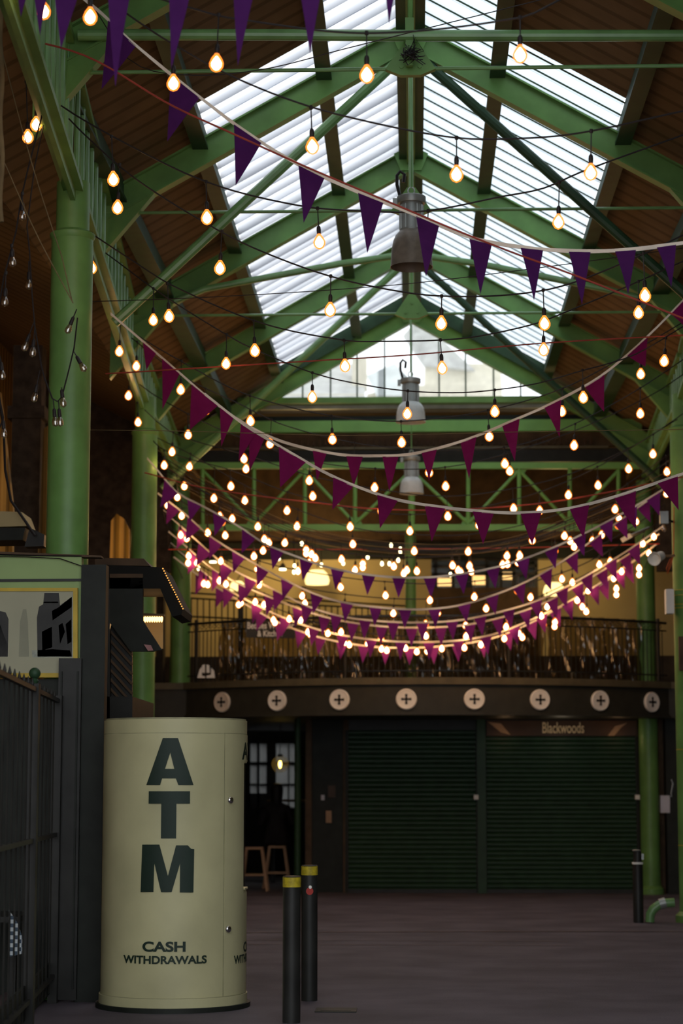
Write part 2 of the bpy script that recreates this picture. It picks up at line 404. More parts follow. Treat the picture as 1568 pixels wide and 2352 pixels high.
# gable window
YG = 31.95
gw = MB()
gx = 2.16
zs = P(945, 912, YG).z
gw.add([(-gx, YG, zs), (gx, YG, zs), (0, YG, roofz(0)+.1)], [(0, 1, 2)])
gwo = struct(gw.build('window_5', M['pane']))
g = MB()
for px in (695, 759, 820, 883, 945, 1008, 1069, 1133, 1195):
    X = P(px, 880, YG).x; g.box((X-.012, YG-.03, zs), (X+.012, YG+.03, roofz(X)+.05))
for s in (-1, 1): g.beam((0, YG, HR+.08), (s*gx, YG, roofz(gx)+.08), .06, .08)
g.build('mullion', M['dgreen'], gwo)
# end wall bands below the gable
def wallpoly(L, Y, t, name, m, parent):
    pts = [P(x, y, Y) for x, y in L]; lo = sorted(pts, key=lambda p: p.z)[:2]
    for p in lo: p.z = 0
    return MB().prism(pts, (0, t, 0)).build(name, m, parent)
def band(y0, y1, Y, m, name, x0=-3.75, x1=3.7, th=.1):
    z1 = P(945, y0, Y).z; z0 = P(945, y1, Y).z; g = MB(); g.box((x0, Y, z0), (x1, Y+th, z1)); return g.build(name, m)
struct(band(911, 925, 31.72, M['green'], 'trim_3', -2.7, 2.7, .2))
struct(band(925, 938, 31.9, M['steel'], 'trim_4', -2.9, 2.9))
struct(band(955, 966, 31.9, M['charcoal'], 'trim_5'))
tag(band(965, 991, 31.6, M['litgreen'], 'cross_beam', -3.5, 3.5, .12), 'plain green cross beam below the gable window', 'beam')
struct(band(991, 1026, 31.9, M['brown'], 'wall_gable', -3.75, 3.7, .15))
struct(band(1026, 1031, 31.7, M['ledge'], 'trim_6', -2.9, 3.0))
struct(band(1031, 1062, 31.95, M['black'], 'wall_gable_lower', -3.75, 3.7, .15))
# dark spandrels either side of the gable glass
g = MB()
for s in (-1, 1):
    g.prism([(s*gx, YG, zs), (s*gx, YG, roofz(gx)+.12), (s*3.9, YG, roofz(3.9)+.12), (s*3.9, YG, zs-.4), (s*2.9, YG, zs-.4), (s*2.9, YG, zs)], (0, .1, 0))
struct(g.build('wall_gable_ends', M['brown']))
# frieze of little slots
g = MB()
for i in range(60):
    x = -2.75+i*.093; g.box((x, 31.84, P(945, 1022, 31.84).z), (x+.03, 31.9, P(945, 1008, 31.84).z))
struct(g.build('trim_7', M['signbrown']))

# neighbouring roofs seen through the gable
h = thing('neighbour_house', 'pale slate roofed house beyond the left half of the gable window', 'house', (-2, 46, 0))
A = lambda x, y, Y: P(x, y, Y)
wallpoly([(560, 1100), (835, 1100), (835, 905), (560, 905)], 46, 4, 'wall', M['stock'], h)
MB().prism([A(600, 918, 45.8), A(838, 918, 45.8), A(838, 850, 47.5), A(770, 820, 48), A(690, 860, 47)], (0, .2, 0)).build('roof', M['slate'], h)
MB().prism([A(808, 890, 46.5), A(842, 890, 46.5), A(842, 822, 46.5), A(808, 822, 46.5)], (0, .5, 0)).build('chimney', M['stock'], h)
h = thing('neighbour_house', 'house with a ribbed zinc roof behind the centre of the gable window', 'house', (0, 52, 0))
wallpoly([(842, 1000), (1110, 1000), (1110, 885), (935, 885), (842, 905)], 52, 4, 'wall', M['stock'], h)
MB().prism([A(842, 862, 51.8), A(906, 834, 52.5), A(942, 872, 51.8), A(935, 908, 51.6), A(865, 908, 51.6)], (0, .3, 0)).build('roof', M['ribbed'], h)
h = thing('neighbour_house', 'stone house with a steep roof behind the upper right of the gable window', 'house', (1.5, 60, 0))
wallpoly([(930, 960), (1200, 960), (1150, 835), (975, 835)], 60, 5, 'wall', M['stock'], h)
MB().prism([A(925, 770, 60), A(950, 742, 61), A(1000, 765, 60), A(1090, 850, 59.6), A(972, 838, 59.6)], (0, .3, 0)).build('roof', M['slate'], h)

# side walls, aisle roofs
g = MB(); g.box((-6.3, 0, 0), (-6.1, 40, 8.25)); struct(g.build('wall_left', M['corr']))
g = MB(); g.box((6.1, 0, 0), (6.3, 40, 8.25)); struct(g.build('wall_right', M['brick']))
g = MB()
g.prism([(-6.2, Y0, 8.2), (-3.75, Y0, 6.95), (-3.75, Y0, 7.05), (-6.2, Y0, 8.3)], (0, 29, 0))
g.prism([(6.2, Y0, 8.2), (3.75, Y0, 6.95), (3.75, Y0, 7.05), (6.2, Y0, 8.3)], (0, 29, 0))
struct(g.build('ceiling_aisles', M['boards']))
g = MB()
for s in (-1, 1): g.box((min(s*3.75, s*6.2), 32.05, 4.9), (max(s*3.75, s*6.2), 32.2, 8.2))
struct(g.build('wall_end_aisles', M['brick']))

# ------------------------------------------------------------------ columns and lattice girders
def column(x, Y, rad, top, label, base=0, extra=()):
    t = thing('column', label, 'column', (x, Y, base), 'green cast iron columns')
    MB().lathe([(rad, base+.12), (rad, top-.02)], (x, Y, 0), 32).build('shaft', M['green'], t, True)
    MB().lathe([(rad+.05, base), (rad+.05, base+.08), (rad, base+.13)], (x, Y, 0), 32).build('base', M['green'], t, True)
    MB().lathe([(rad, top-.03), (rad+.015, top), (rad+.015, top+.02), (rad*.8, top+.05), (rad*.8, top+.45)], (x, Y, 0), 32).build('capital', M['green'], t, True)
    return t
column(-2.74, 16.4, .168, 6.02, 'thick green column at the left above the pale green kiosk board')
column(-3.34, 25.7, .157, 6.0, 'green column behind the kiosk, second from the left edge')
column(-3.62, 32.4, .157, 5.9, 'green column at the left end of the gallery')
cr = column(3.36, 25.7, .168, 6.0, 'green column at the right edge of the picture with orange cable')
column(3.60, 32.4, .145, 5.9, 'green column at the right end of the gallery')
column(2.74, 16.4, .168, 6.02, 'green column nearest on the right, out of frame')
g = MB()
for yy in (1355, 1367, 1388, 1396, 1722, 1943):
    z = P(1550, yy, 25.55).z; g.lathe([(.172, z), (.174, z+.004), (.172, z+.008)], (3.36, 25.7, 0), 24)
g.build('tie_wire', M['gold'], cr)
def lattice(xf, Ya, Yb, s, label):
    t = thing('lattice_girder', label, 'girder', (xf(Ya), Ya, 6.4), 'lattice girders over the arcades')
    zb = 6.4; zt = lambda Y: roofz(xf(Y))-.10
    a = lambda Y, z, dx=0: (xf(Y)+dx, Y, z)
    g = MB(); g.beam(a(Ya, zb), a(Yb, zb), .16, .05); g.beam(a(Ya, zb-.05), a(Yb, zb-.05), .04, .12); g.build('bottom_chord', M['green'], t)
    g = MB(); g.beam(a(Ya, zt(Ya)), a(Yb, zt(Yb)), .12, .06); g.build('top_chord', M['green'], t)
    n = 20; st = (Yb-Ya)/n
    for i in range(n):
        ya = Ya+i*st
        MB().tube([a(ya, zb), a(ya, zt(ya))], .026, 8).build('upright', M['green_pipe'], t)
        g = MB()
        if i % 2: g.beam(a(ya, zb), a(ya+st, zt(ya+st)), .02, .05)
        else: g.beam(a(ya, zt(ya)), a(ya+st, zb), .02, .05)
        g.build('diagonal', M['green'], t)
    return t
lattice(XL, 9.2, 16.3, -1, 'lattice girder at the top left, in front of the thick column')
lattice(XL, 16.5, 25.6, -1, 'lattice girder on the left between the two nearest columns')
lattice(XL, 25.8, 32.2, -1, 'lattice girder on the left running back to the gallery')
lattice(XR, 9.2, 16.3, 1, 'lattice girder nearest on the right, out of frame')
lattice(XR, 16.5, 25.6, 1, 'lattice girder on the right above the right-edge column')
lattice(XR, 25.8, 32.2, 1, 'lattice girder on the right running back to the gallery')

# transverse lattice above the gallery
YT = 31.4
t = thing('cross_lattice', 'daylit green lattice truss spanning the hall above the gallery', 'truss', P(440, 1212, YT))
A = lambda x, y: P(x, y, YT)
MB().beam(A(405, 1070), A(1478, 1070), .1, .095).build('top_chord', M['litgreen'], t)
MB().beam(A(405, 1212), A(1478, 1212), .1, .095).build('bottom_chord', M['litgreen'], t)
ups = [465, 583, 700, 815, 945, 1075, 1192, 1308, 1420]
for i, px in enumerate(ups):
    MB().tube([A(px, 1075), A(px, 1208)], .05 if px == 945 else .032, 10).build('upright', M['litgreen'], t)
for a_, b_ in ((700, 583), (700, 815), (945, 815), (945, 1075), (1192, 1075), (1192, 1308), (1420, 1308), (465, 583)):
    MB().tube([A(a_, 1080), A(b_, 1203)], .026, 8).build('diagonal', M['litgreen'], t)
for px in (583, 815, 1075, 1308): MB().prism([A(px-18, 1206), A(px+18, 1206), A(px+8, 1188), A(px-8, 1188)], (0, .03, 0)).build('gusset', M['litgreen'], t)
for px in (700, 945, 1192): MB().prism([A(px-18, 1078), A(px+18, 1078), A(px+8, 1090), A(px-8, 1090)], (0, .03, 0)).build('gusset', M['litgreen'], t)

# ------------------------------------------------------------------ hanging industrial lamps
def lamp(px, ytop, ysh, ybot, wsh, whouse, Y, label, shade_m):
    zt, zs_, zb = P(px, ytop, Y).z, P(px, ysh, Y).z, P(px, ybot, Y).z
    X = P(px, ybot, Y).x; k = Y/4800; R = wsh*k/2; rh = whouse*k/2
    t = thing('pendant_lamp', label, 'lamp', (X, Y, zb), 'industrial lamps hanging from the ridge')
    H = zs_-zb; o = (X, Y, 0)
    g = MB(); prof = [(rh*.95, zs_+.01), (R*.64, zs_-.03*H), (R*.78, zs_-.12*H), (R*.89, zs_-.28*H), (R*.96, zs_-.5*H), (R, zb+.03), (R*1.03, zb)]
    inner = [(R*1.0, zb+.002), (R*.92, zs_-.6*H), (R*.85, zs_-.33*H), (R*.74, zs_-.15*H), (.01, zs_-.08*H)]
    g.lathe(prof+inner, o, 36); g.build('shade', shade_m, t, True)
    g = MB(); hh = zt-zs_
    g.lathe([(rh, zs_), (rh*1.02, zs_+.03*hh), (rh, zs_+.06*hh), (rh, zt-.28*hh), (rh*.98, zt-.24*hh)], o, 24)
    for j in range(12):
        a = 2*PI*j/12; g.beam((X+rh*math.cos(a), Y+rh*math.sin(a), zs_+.05*hh), (X+rh*math.cos(a), Y+rh*math.sin(a), zt-.3*hh), .012, .012, up=(1, 0, 0))
    g.build('gear_housing', M['steel'], t, True)
    g = MB(); g.lathe([(rh*1.2, zt-.24*hh), (rh*1.25, zt-.2*hh), (rh*1.25, zt-.06*hh), (rh*1.0, zt-.01), (.02, zt)], o, 24)
    g.box((X-rh*1.6, Y-.03, zt-.32*hh), (X-rh*1.2, Y+.03, zt-.1*hh)); g.build('cap', M['steel'], t, True)
    g = MB(); g.tube([(X+.03*math.cos(a), Y, zt+.04+.035*math.sin(a)) for a in [i*PI/6 for i in range(13)]], .007, 6)
    g.build('hook', M['steel'], t)
    g = MB(); g.tube([(X, Y, zt+.07), (X, Y, HR-.2)], .008, 6); g.build('hanging_cable', M['green_pipe'], t)
    g = MB(); q = X-rh*.95
    g.tube([(q, Y, zt-.02), (q-.03, Y, zt+.1), (q-.03, Y, zt+.19), (q, Y, zt+.23), (q+.04, Y, zt+.2), (q+.03, Y, zt+.12)], .016, 8); g.build('shackle', M['wire'], t)
    return t
lamp(945, 448, 532, 614, 98, 55, 19.0, 'nearest hanging bell lamp with a brown-grey shade, under the ridge', mat('dusty_brown_shade', (.17, .14, .11), .4, var=.25, scale=12))
lamp(943, 867, 925, 970, 68, 38, 26.2, 'middle hanging bell lamp in front of the cross beam below the gable', M['reflector'])
lamp(945, 1046, 1097, 1134, 55, 32, 30.8, 'farthest hanging bell lamp with a white ribbed shade before the cross lattice', M['reflector'])

# ------------------------------------------------------------------ gallery
GX, GR, GY = .2, 5.4, 30.6
def arc(t, r=0): return Vector((GX+(GR+r)*math.sin(t), GY+GR-(GR+r)*math.cos(t), 0))
ts = [math.radians(-43+i*86/40) for i in range(41)]
def arcslab(z0, z1, rout, name, m, back=40.0, parent=None):
    g = MB(); pts = [arc(t, rout) for t in ts]
    poly = [(p.x, p.y, z0) for p in pts]+[(6, pts[-1].y, z0), (6, back, z0), (-6, back, z0), (-6, pts[0].y, z0)]
    g.prism(poly, (0, 0, z1-z0)); return g.build(name, m, parent)
g1 = struct(arcslab(2.70, 3.10, 0, 'floor_gallery', M['fascia'], 39))
g2 = struct(arcslab(3.10, 3.20, .06, 'trim_8', M['ledge'], 39))
struct(arcslab(2.655, 2.70, .04, 'trim_9', M['fascia'], 39))
# roundels with a plus-shaped hole on the fascia
where = ['leftmost, tarnished yellow', 'second from the left', 'third from the left', 'left one of the middle pair', 'right one of the middle pair', 'third from the right', 'second from the right', 'rightmost, beside the edge column']
for i in range(8):
    th = math.radians(-3.2+10.5*(i-3)); c = arc(th, .0); c.z = 2.885
    rot = Matrix.Rotation(th, 3, 'Z')
    t = thing('fascia_roundel', 'white round boss with dark plus on the gallery fascia, '+where[i], 'roundel', c, 'round bosses on the gallery fascia')
    R = .152
    def W(x, y, z): return c+rot @ Vector((x, y, z))
    g = MB(); n = 32
    prof = [(R, -.0), (R, -.03), (R-.015, -.042), (R-.03, -.036), (.07, -.033), (.0, -.033)]
    vs = []
    for r_, y_ in prof[:-1]:
        for j in range(n): a = 2*PI*j/n; vs.append(W(r_*math.cos(a), y_, r_*math.sin(a)))
    fs = [(k*n+j, k*n+(j+1) % n, (k+1)*n+(j+1) % n, (k+1)*n+j) for k in range(4) for j in range(n)]+[tuple(range(4*n, 5*n))]
    g.add(vs, fs); g.build('disc', M['white'] if i else M['tape'], t)
    g = MB(); e, l = .013, .058
    def bx(x0, x1, z0, z1):
        g.prism([W(x0, -.033, z0), W(x1, -.033, z0), W(x1, -.033, z1), W(x0, -.033, z1)], rot @ Vector((0, -.006, 0)))
    bx(-l, l, -e, e); bx(-e, e, -l, l)
    for x_, z_ in ((-l, 0), (l, 0), (0, -l), (0, l)): bx(x_-.017, x_+.017, z_-.017, z_+.017)
    bx(-.02, .02, -.02, .02)
    g.build('plus_recess', M['black'], t)
# gallery railing
rl = thing('gallery_railing', 'long curved black iron railing along the front of the gallery', 'railing', arc(0)+Vector((0, 0, GZ)))
def arcline(z, r): return [arc(t, r)+Vector((0, 0, z)) for t in ts]
for z, rr in ((4.1, .022), (3.98, .012), (3.30, .012)):
    MB().tube(arcline(z, -.03), rr, 6).build('rail', M['black'], rl)
nb = 96
for i in range(nb):
    t = math.radians(-42+84*i/(nb-1)); p = arc(t, -.03)
    MB().tube([p+Vector((0, 0, GZ)), p+Vector((0, 0, 3.98))], .008, 5).build('baluster', M['black'], rl)
g = MB()
for i in range(90):
    t = math.radians(-42+84*(i+.5)/90); p = arc(t, -.03)+Vector((0, 0, 4.04)); tx = Vector((math.cos(t), math.sin(t), 0))
    g.tube([p+tx*.03*math.cos(a)+Vector((0, 0, .03*math.sin(a))) for a in [k*PI/4 for k in range(9)]], .006, 4, False)
g.build('ring_frieze', M['black'], rl)
for deg in (-41, -13, 13, 41):
    p = arc(math.radians(deg), -.03); MB().tube([p+Vector((0, 0, GZ)), p+Vector((0, 0, 4.16))], .03, 8).build('post', M['black'], rl)
# raised railing behind, at the left
rl = thing('terrace_railing', 'higher black railing behind the gallery at the left, against the cream wall', 'railing', P(437, 1412, 34.2))
A = lambda x, y: P(x, y, 34.2)
for (x0, y0, x1, y1) in ((437, 1362, 935, 1392), (437, 1374, 935, 1402), (437, 1416, 935, 1440)):
    MB().tube([A(x0, y0), A(x1, y1)], .016, 6).build('rail', M['black'], rl)
for i in range(36):
    x = 439+i*14; u = (x-437)/498
    MB().tube([A(x, 1374+28*u), A(x, 1440+20*u)], .012, 5).build('baluster', M['black'], rl)
MB().beam(Vector((A(553, 1500).x, 34.2, GZ)), A(553, 1345), .09, .09, up=(1, 0, 0)).build('post', M['black'], rl)
# weather curtains of clear plastic behind the rail
lab = ['clear plastic weather curtain behind the railing, left of the gallery', 'clear plastic weather curtain left of centre, under the hanging sign', 'clear plastic weather curtain right of the gallery centre', 'clear plastic weather curtain at the right end of the gallery']
for k, (a0, a1) in enumerate(((-38, -20), (-19.5, 0), (.5, 20), (20.5, 40))):
    def fn(u, v):
        t = math.radians(a0+(a1-a0)*u); p = arc(t, -.28+.03*math.sin(u*60+v*3+2*math.sin(u*9))+.02*math.sin(u*143+5*v+3*math.sin(u*23))+.02*math.sin(v*13+u*37)); return (p.x, p.y, GZ+.02+v*.93)
    g = MB(); g.grid(fn, 160, 14); o = g.build('weather_curtain', M['plastic'], smooth=True)
    tag(o, lab[k], 'curtain', 'weather curtains behind the gallery railing')
# gallery back wall, dark bar front, windows
YB = 38.0
zc = P(945, 1285, YB).z
g = MB(); g.box((-6, YB, GZ), (P(990, 1300, YB).x, YB+.2, zc)); g.box((P(1235, 1300, YB).x, YB, GZ), (6, YB+.2, zc)); struct(g.build('wall_gallery', M['cream']))
g = MB(); g.box((-6, YB-.1, zc), (6, YB+.25, zc+.3)); struct(g.build('trim_10', M['charcoal']))
g = MB(); g.box((-6, YB, zc+.3), (6, YB+.2, 7.6)); struct(g.build('wall_gallery_upper', M['brown']))
x0, x1 = P(990, 1300, YB).x, P(1235, 1300, YB).x
g = MB(); g.box((x0, YB, GZ), (x1, YB+.2, P(945, 1350, YB).z)); struct(g.build('wall_gallery_panel', M['brown']))
g = MB(); g.box((x0, YB+.08, P(945, 1350, YB).z), (x1, YB+.1, zc)); wo = struct(g.build('window_6', M['pane']))
g = MB()
for px in (1000, 1040, 1072, 1080, 1118, 1150, 1180, 1210, 1232): X = P(px, 1300, YB).x; g.box((X-.03, YB+.02, P(945, 1350, YB).z), (X+.03, YB+.14, zc))
for y_ in (1300, 1318): z = P(945, y_, YB).z; g.box((x0, YB+.02, z-.02), (x1, YB+.14, z+.02))
g.build('mullion', M['black'], wo)
g = MB(); g.box((-6, YB-3.6, GZ), (6, YB-3.4, GZ+.55)); tag(g.build('bar_counter', M['brown']), 'long dark bar counter behind the gallery curtains', 'counter')
g = MB(); g.box((-6.1, 38.2, 7.6), (6.1, 40, 7.7)); g.prism([(-6.1, 32.1, 7.4), (6.1, 32.1, 7.4), (6.1, 38.3, 7.6), (-6.1, 38.3, 7.6)], (0, 0, .1)); struct(g.build('ceiling_gallery', M['boards']))
# lit rooms beyond the windows
lw = [('warm lit window panel, left of three behind the gallery', 1005, 1038, 1328, 1345), ('warm lit window panel, middle of three behind the gallery', 1085, 1116, 1322, 1342), ('warm lit window panel, right of three behind the gallery', 1150, 1182, 1314, 1330)]
for l_, xa, xb, ya, yb in lw:
    a, c = P(xa, ya, 39.5), P(xb, yb, 39.5); g = MB(); g.box((a.x, 39.5, c.z), (c.x, 39.6, a.z)); tag(g.build('lit_panel', M['warm2']), l_, 'light', 'lit panels behind the gallery windows')
g = MB(); g.box((-6, 39.6, GZ), (6, 39.8, zc+1)); struct(g.build('wall_back_room', M['charcoal']))
# wall lamps in the gallery
for l_, x, y, Y, r_, e in (('big warm glowing lantern on the cream wall, left of the gallery centre', 728, 1325, 37.3, .17, 34), ('small warm glowing lampshade at the far left of the gallery', 545, 1345, 37.3, .11, 10), ('warm glowing lantern at the right of the gallery', 1272, 1352, 37.3, .15, 14)):
    c = P(x, y, Y); t = thing('wall_lantern', l_, 'lamp', c, 'warm lanterns of the gallery')
    MB().lathe([(r_*.7, c.z+r_*.7), (r_*1.1, c.z+r_*.3), (r_*1.3, c.z-r_*.4), (r_*1.2, c.z-r_*.8)], (c.x, c.y, 0), 20).build('lamp_shade', M['warm'], t, True)
    MB().tube([(c.x, c.y, c.z+r_), (c.x, c.y+.6, c.z+r_+.15)], .012, 6).build('bracket', M['black'], t)
    point(c+Vector((0, -.45, .1)), e, (1, .66, .25), .2)
for l_, x, y in (('tiny dish lamp over the gallery, right of the left columns', 649, 1308), ('tiny dish lamp over the far left of the gallery', 489, 1291)):
    c = P(x, y, 36); t = thing('dish_lamp', l_, 'lamp', c, 'dish lamps over the gallery')
    MB().lathe([(.06, c.z-.01), (.055, c.z+.01), (.0, c.z+.012)], (c.x, c.y, 0), 16).build('glowing_disc', M['faint'], t)
    MB().lathe([(.07, c.z+.015), (.03, c.z+.1), (.01, c.z+.11)], (c.x, c.y, 0), 16).build('shade', M['steel'], t, True)
    MB().tube([(c.x, c.y, c.z+.1), (c.x, c.y, 7.53)], .006, 6).build('stem', M['wire'], t)
# gallery columns
t = thing('gallery_post', 'slim green post in the middle of the gallery', 'post', P(945, 1560, 32.4))
c = P(943, 1400, 32.4); MB().lathe([(.085, GZ), (.085, 5.6)], (c.x, 32.4, 0), 24).build('shaft', M['green'], t, True)
# hanging sign on the gallery
def text_mesh(s, size=1.0, offset=0.0, ext=0.0):
    cu = bpy.data.curves.new('lettering', 'FONT'); cu.body = s; cu.size = size; cu.offset = offset; cu.extrude = ext
    cu.align_x = 'LEFT'; o = bpy.data.objects.new('lettering', cu); COL.objects.link(o)
    dg = bpy.context.evaluated_depsgraph_get(); dg.update(); me = bpy.data.meshes.new_from_object(o.evaluated_get(dg))
    COL.objects.unlink(o); bpy.data.objects.remove(o); return me
def text_on(name, s, pa, pb, m, parent, offset=.0, thick=.006):
    """flat text filling the box from pa (top left) to pb (bottom right), facing -Y"""
    me = text_mesh(s, 1.0, offset, .5); xs = [v.co.x for v in me.vertices]; ys = [v.co.y for v in me.vertices]
    x0, x1, y0, y1 = min(xs), max(xs), min(ys), max(ys)
    for v in me.vertices:
        u, w_ = (v.co.x-x0)/(x1-x0), (v.co.y-y0)/(y1-y0)
        v.co = (pa.x+(pb.x-pa.x)*u, pa.y-thick*(v.co.z+.5), pb.z+(pa.z-pb.z)*w_)
    me.materials.clear(); me.materials.append(m); o = bpy.data.objects.new(name, me); COL.objects.link(o)
    o.parent = parent; o.matrix_parent_inverse = parent_world(parent).inverted(); return o
YS = 31.0
t = thing('hanging_sign', 'black two-line sign of a wine bar and kitchen behind the gallery railing', 'sign', P(617, 1445, YS))
MB().prism([P(565, 1424, YS), P(677, 1426, YS), P(677, 1466, YS), P(565, 1464, YS)], (0, .04, 0)).build('board', M['black'], t)
text_on('lettering', 'Bedales Wine Bar', P(568, 1429, YS-.005), P(675, 1444, YS-.005), M['white'], t, .015)
text_on('lettering', '& Kitchen', P(591, 1448, YS-.005), P(648, 1462, YS-.005), M['white'], t, .015)
# small white arched shapes low behind the railing
def white_fan(cx, cy, w_, h_, label, parts):
    t = thing('white_lantern', label, 'lantern', P(cx, cy, 31.6))
    g = MB()
    for poly in parts: g.prism([P(x, y, 31.6) for x, y in poly], (0, .05, 0))
    g.build('panel', M['white'], t)
    g = MB(); c = P(cx, cy+h_/2, 31.65); rx = w_*31.6/4800/2; g.tube([c+Vector((rx*math.cos(a), 0, rx*1.45*math.sin(a))) for a in [k*PI/12 for k in range(13)]], .012, 6); g.build('frame', M['black'], t)
white_fan(474, 1541, 40, 34, 'white arched lantern with dark bars at the foot of the railing, far left', [[(453, 1557), (458, 1538), (463, 1532), (463, 1552), (470, 1553), (470, 1557)], [(464, 1545), (464, 1528), (470, 1526), (470, 1545)], [(474, 1545), (474, 1526), (480, 1528), (481, 1545)], [(474, 1557), (474, 1552), (484, 1550), (485, 1534), (491, 1540), (493, 1557)]])
white_fan(602, 1543, 32, 18, 'small white pieces in a dark frame at the foot of the railing under the sign', [[(589, 1552), (592, 1541), (600, 1536), (601, 1552)], [(609, 1550), (609, 1536), (616, 1534), (617, 1551)]])

# ------------------------------------------------------------------ shop fronts under the gallery
YF = 32.7
def fx(px): return P(px, 1850, YF).x
def shutter(pa, pb, ztop, label, g_='roller shutters under the gallery'):
    t = thing('roller_shutter', label, 'shutter', (fx((pa+pb)/2), YF, 0), g_)
    xa, xb = fx(pa), fx(pb); n = 34; h_ = ztop/n; g = MB()
    prof = []
    for i in range(n):
        z = i*h_; prof += [(0, z), (-.022, z+h_*.3), (-.022, z+h_*.7), (0, z+h_)]
    vs = [(x, YF+y, z) for x in (xa, xb) for y, z in prof]; k = len(prof)
    g.add(vs, [(i, i+1, k+i+1, k+i) for i in range(k-1)]); g.box((xa, YF+.02, 0), (xb, YF+.05, ztop))
    g.build('slat_curtain', M['dgreen'], t)
    g = MB(); g.box((xa-.05, YF-.06, 0), (xa, YF+.06, ztop)); g.build('guide_rail', M['charcoal'], t)
    g = MB(); g.box((xb, YF-.06, 0), (xb+.05, YF+.06, ztop)); g.build('guide_rail', M['charcoal'], t)
    g = MB(); g.box((xa, YF-.05, 0), (xb, YF, .06)); g.build('bottom_bar', M['black'], t)
zs2 = P(945, 1692, YF).z
shutter(1117, 1460, zs2, 'dark green roller shutter under the Blackwoods sign')
shutter(800, 1092, zs2+.1, 'dark roller shutter left of the Blackwoods shop')
t = thing('shop_sign', 'brown signboard with gilt shop name above the right shutter', 'sign', P(1290, 1672, YF-.1))
MB().prism([P(1117, 1655, YF-.1), P(1462, 1655, YF-.1), P(1462, 1690, YF-.1), P(1117, 1690, YF-.1)], (0, .08, 0)).build('board', M['signbrown'], t)
text_on('lettering', 'Blackwoods', P(1245, 1659, YF-.105), P(1341, 1684, YF-.105), M['gilt'], t, .012)
g = MB(); 
for pts in ([(1120, 1658), (1150, 1662), (1172, 1688), (1150, 1682), (1135, 1670)], [(1395, 1690), (1412, 1668), (1440, 1660), (1425, 1672), (1410, 1690)]):
    g.prism([P(x, y, YF-.102) for x, y in pts], (0, -.004, 0))
g.build('curved_mark', M['stoolwood'], t)  # thin tan shapes near both ends of the signboard
# posts, wall pieces, sills
g = MB(); a = fx(1095); g.box((a, YF-.15, 0), (fx(1115), YF+.1, 2.66)); struct(g.build('trim_11', M['dgreen']))
g = MB(); g.box((fx(1463), YF, 0), (6.2, YF+.15, 2.66)); struct(g.build('wall_shop_right', M['brown']))
g = MB(); g.box((fx(1525), YF-.3, 0), (6.2, YF, 2.66)); g.build('wall_shop_side', M['charcoal']); struct(bpy.data.objects['wall_shop_side'])
g = MB(); g.box((fx(788), YF-.05, 0), (fx(800), YF+.1, 2.66)); g.box((fx(702), YF-.1, 0), (fx(716), YF+.1, 2.66)); struct(g.build('trim_12', M['brown']))
g = MB(); g.box((fx(716), YF+.02, 0), (fx(788), YF+.1, 2.66)); struct(g.build('wall_shop_middle', M['charcoal']))
g = MB(); g.box((-6.2, YF+.1, 0), (fx(560), YF+.2, 2.66)); struct(g.build('wall_shop_left', M['charcoal']))
g = MB(); g.box((fx(800), YF+.06, zs2), (fx(1463), YF+.2, 2.66)); struct(g.build('wall_shop_lintel', M['black']))
for px, l_ in ((1093, 'small pale lock box between the two shutters'), (1463, 'small pale lock box at the right side of the right shutter')):
    c = P(px, 1831, YF-.18); g = MB(); g.box((c.x-.035, c.y-.03, c.z-.035), (c.x+.035, c.y+.03, c.z+.035)); g.box((c.x-.012, c.y-.035, c.z-.012), (c.x+.012, c.y-.03, c.z+.012)); tag(g.build('lock_box', M['white']), l_, 'lock', 'shutter lock boxes')
for (xa, ya, xb, yb, l_, m_, nm) in ((753, 1804, 770, 1832, 'dim framed notice on the dark panel between the bar and the shutters', 'signbrown', 'notice'), (748, 1862, 761, 1890, 'orange leaflet below the framed notice', 'stoolwood', 'leaflet'), (737, 1826, 745, 1838, 'small pale sticker left of the framed notice', 'paper', 'sticker'), (1516, 1827, 1538, 1867, 'white paper notice on the dark wall beside the right column', 'paper', 'paper_notice')):
    Yn = YF-.32 if xa > 1500 else YF-.02
    g = MB(); g.prism([P(xa, ya, Yn), P(xb, ya, Yn), P(xb, yb, Yn), P(xa, yb, Yn)], (0, .015, 0)); tag(g.build(nm, M[m_]), l_, 'notice')
c = P(683, 1850, 32.2); t = thing('slim_post', 'slim dark green post beside the bar entrance behind the bollards', 'post', (c.x, 32.2, 0))
MB().lathe([(.05, 0), (.05, 2.66)], (c.x, 32.2, 0), 16).build('shaft', M['dgreen'], t, True); MB().lathe([(.08, 0), (.08, .05), (.05, .07)], (c.x, 32.2, 0), 16).build('base', M['dgreen'], t, True)
# the bar inside
YW = 39.3
wr = [(575, 1732, 590, 1748), (596, 1713, 629, 1750), (634, 1711, 662, 1750), (665, 1711, 679, 1750), (588, 1757, 612, 1822), (634, 1757, 662, 1800), (665, 1757, 676, 1800), (634, 1804, 662, 1852), (665, 1804, 674, 1838)]
zz = lambda y: P(620, y, YW).z
xx = lambda x: P(x, 1780, YW).x
g = MB()
g.box((-6.2, YW, 0), (xx(570), YW+.15, 2.66)); g.box((xx(682), YW, 0), (2, YW+.15, 2.66)); g.box((xx(570), YW, 0), (xx(682), YW+.15, zz(1855))); g.box((xx(570), YW, zz(1708)), (xx(682), YW+.15, 2.66))
struct(g.build('wall_bar', M['charcoal']))
g = MB(); g.box((xx(570), YW+.07, zz(1855)), (xx(682), YW+.08, zz(1708))); wo = struct(g.build('window_7', M['pane']))
g = MB()
for xa, xb in ((570, 575), (590, 596), (612, 634), (662, 665), (679, 682)): g.box((xx(xa), YW+.02, zz(1855)), (xx(xb), YW+.12, zz(1708)))
for ya, yb in ((1750, 1757), (1800, 1804)): g.box((xx(570), YW+.02, zz(yb)), (xx(682), YW+.12, zz(ya)))
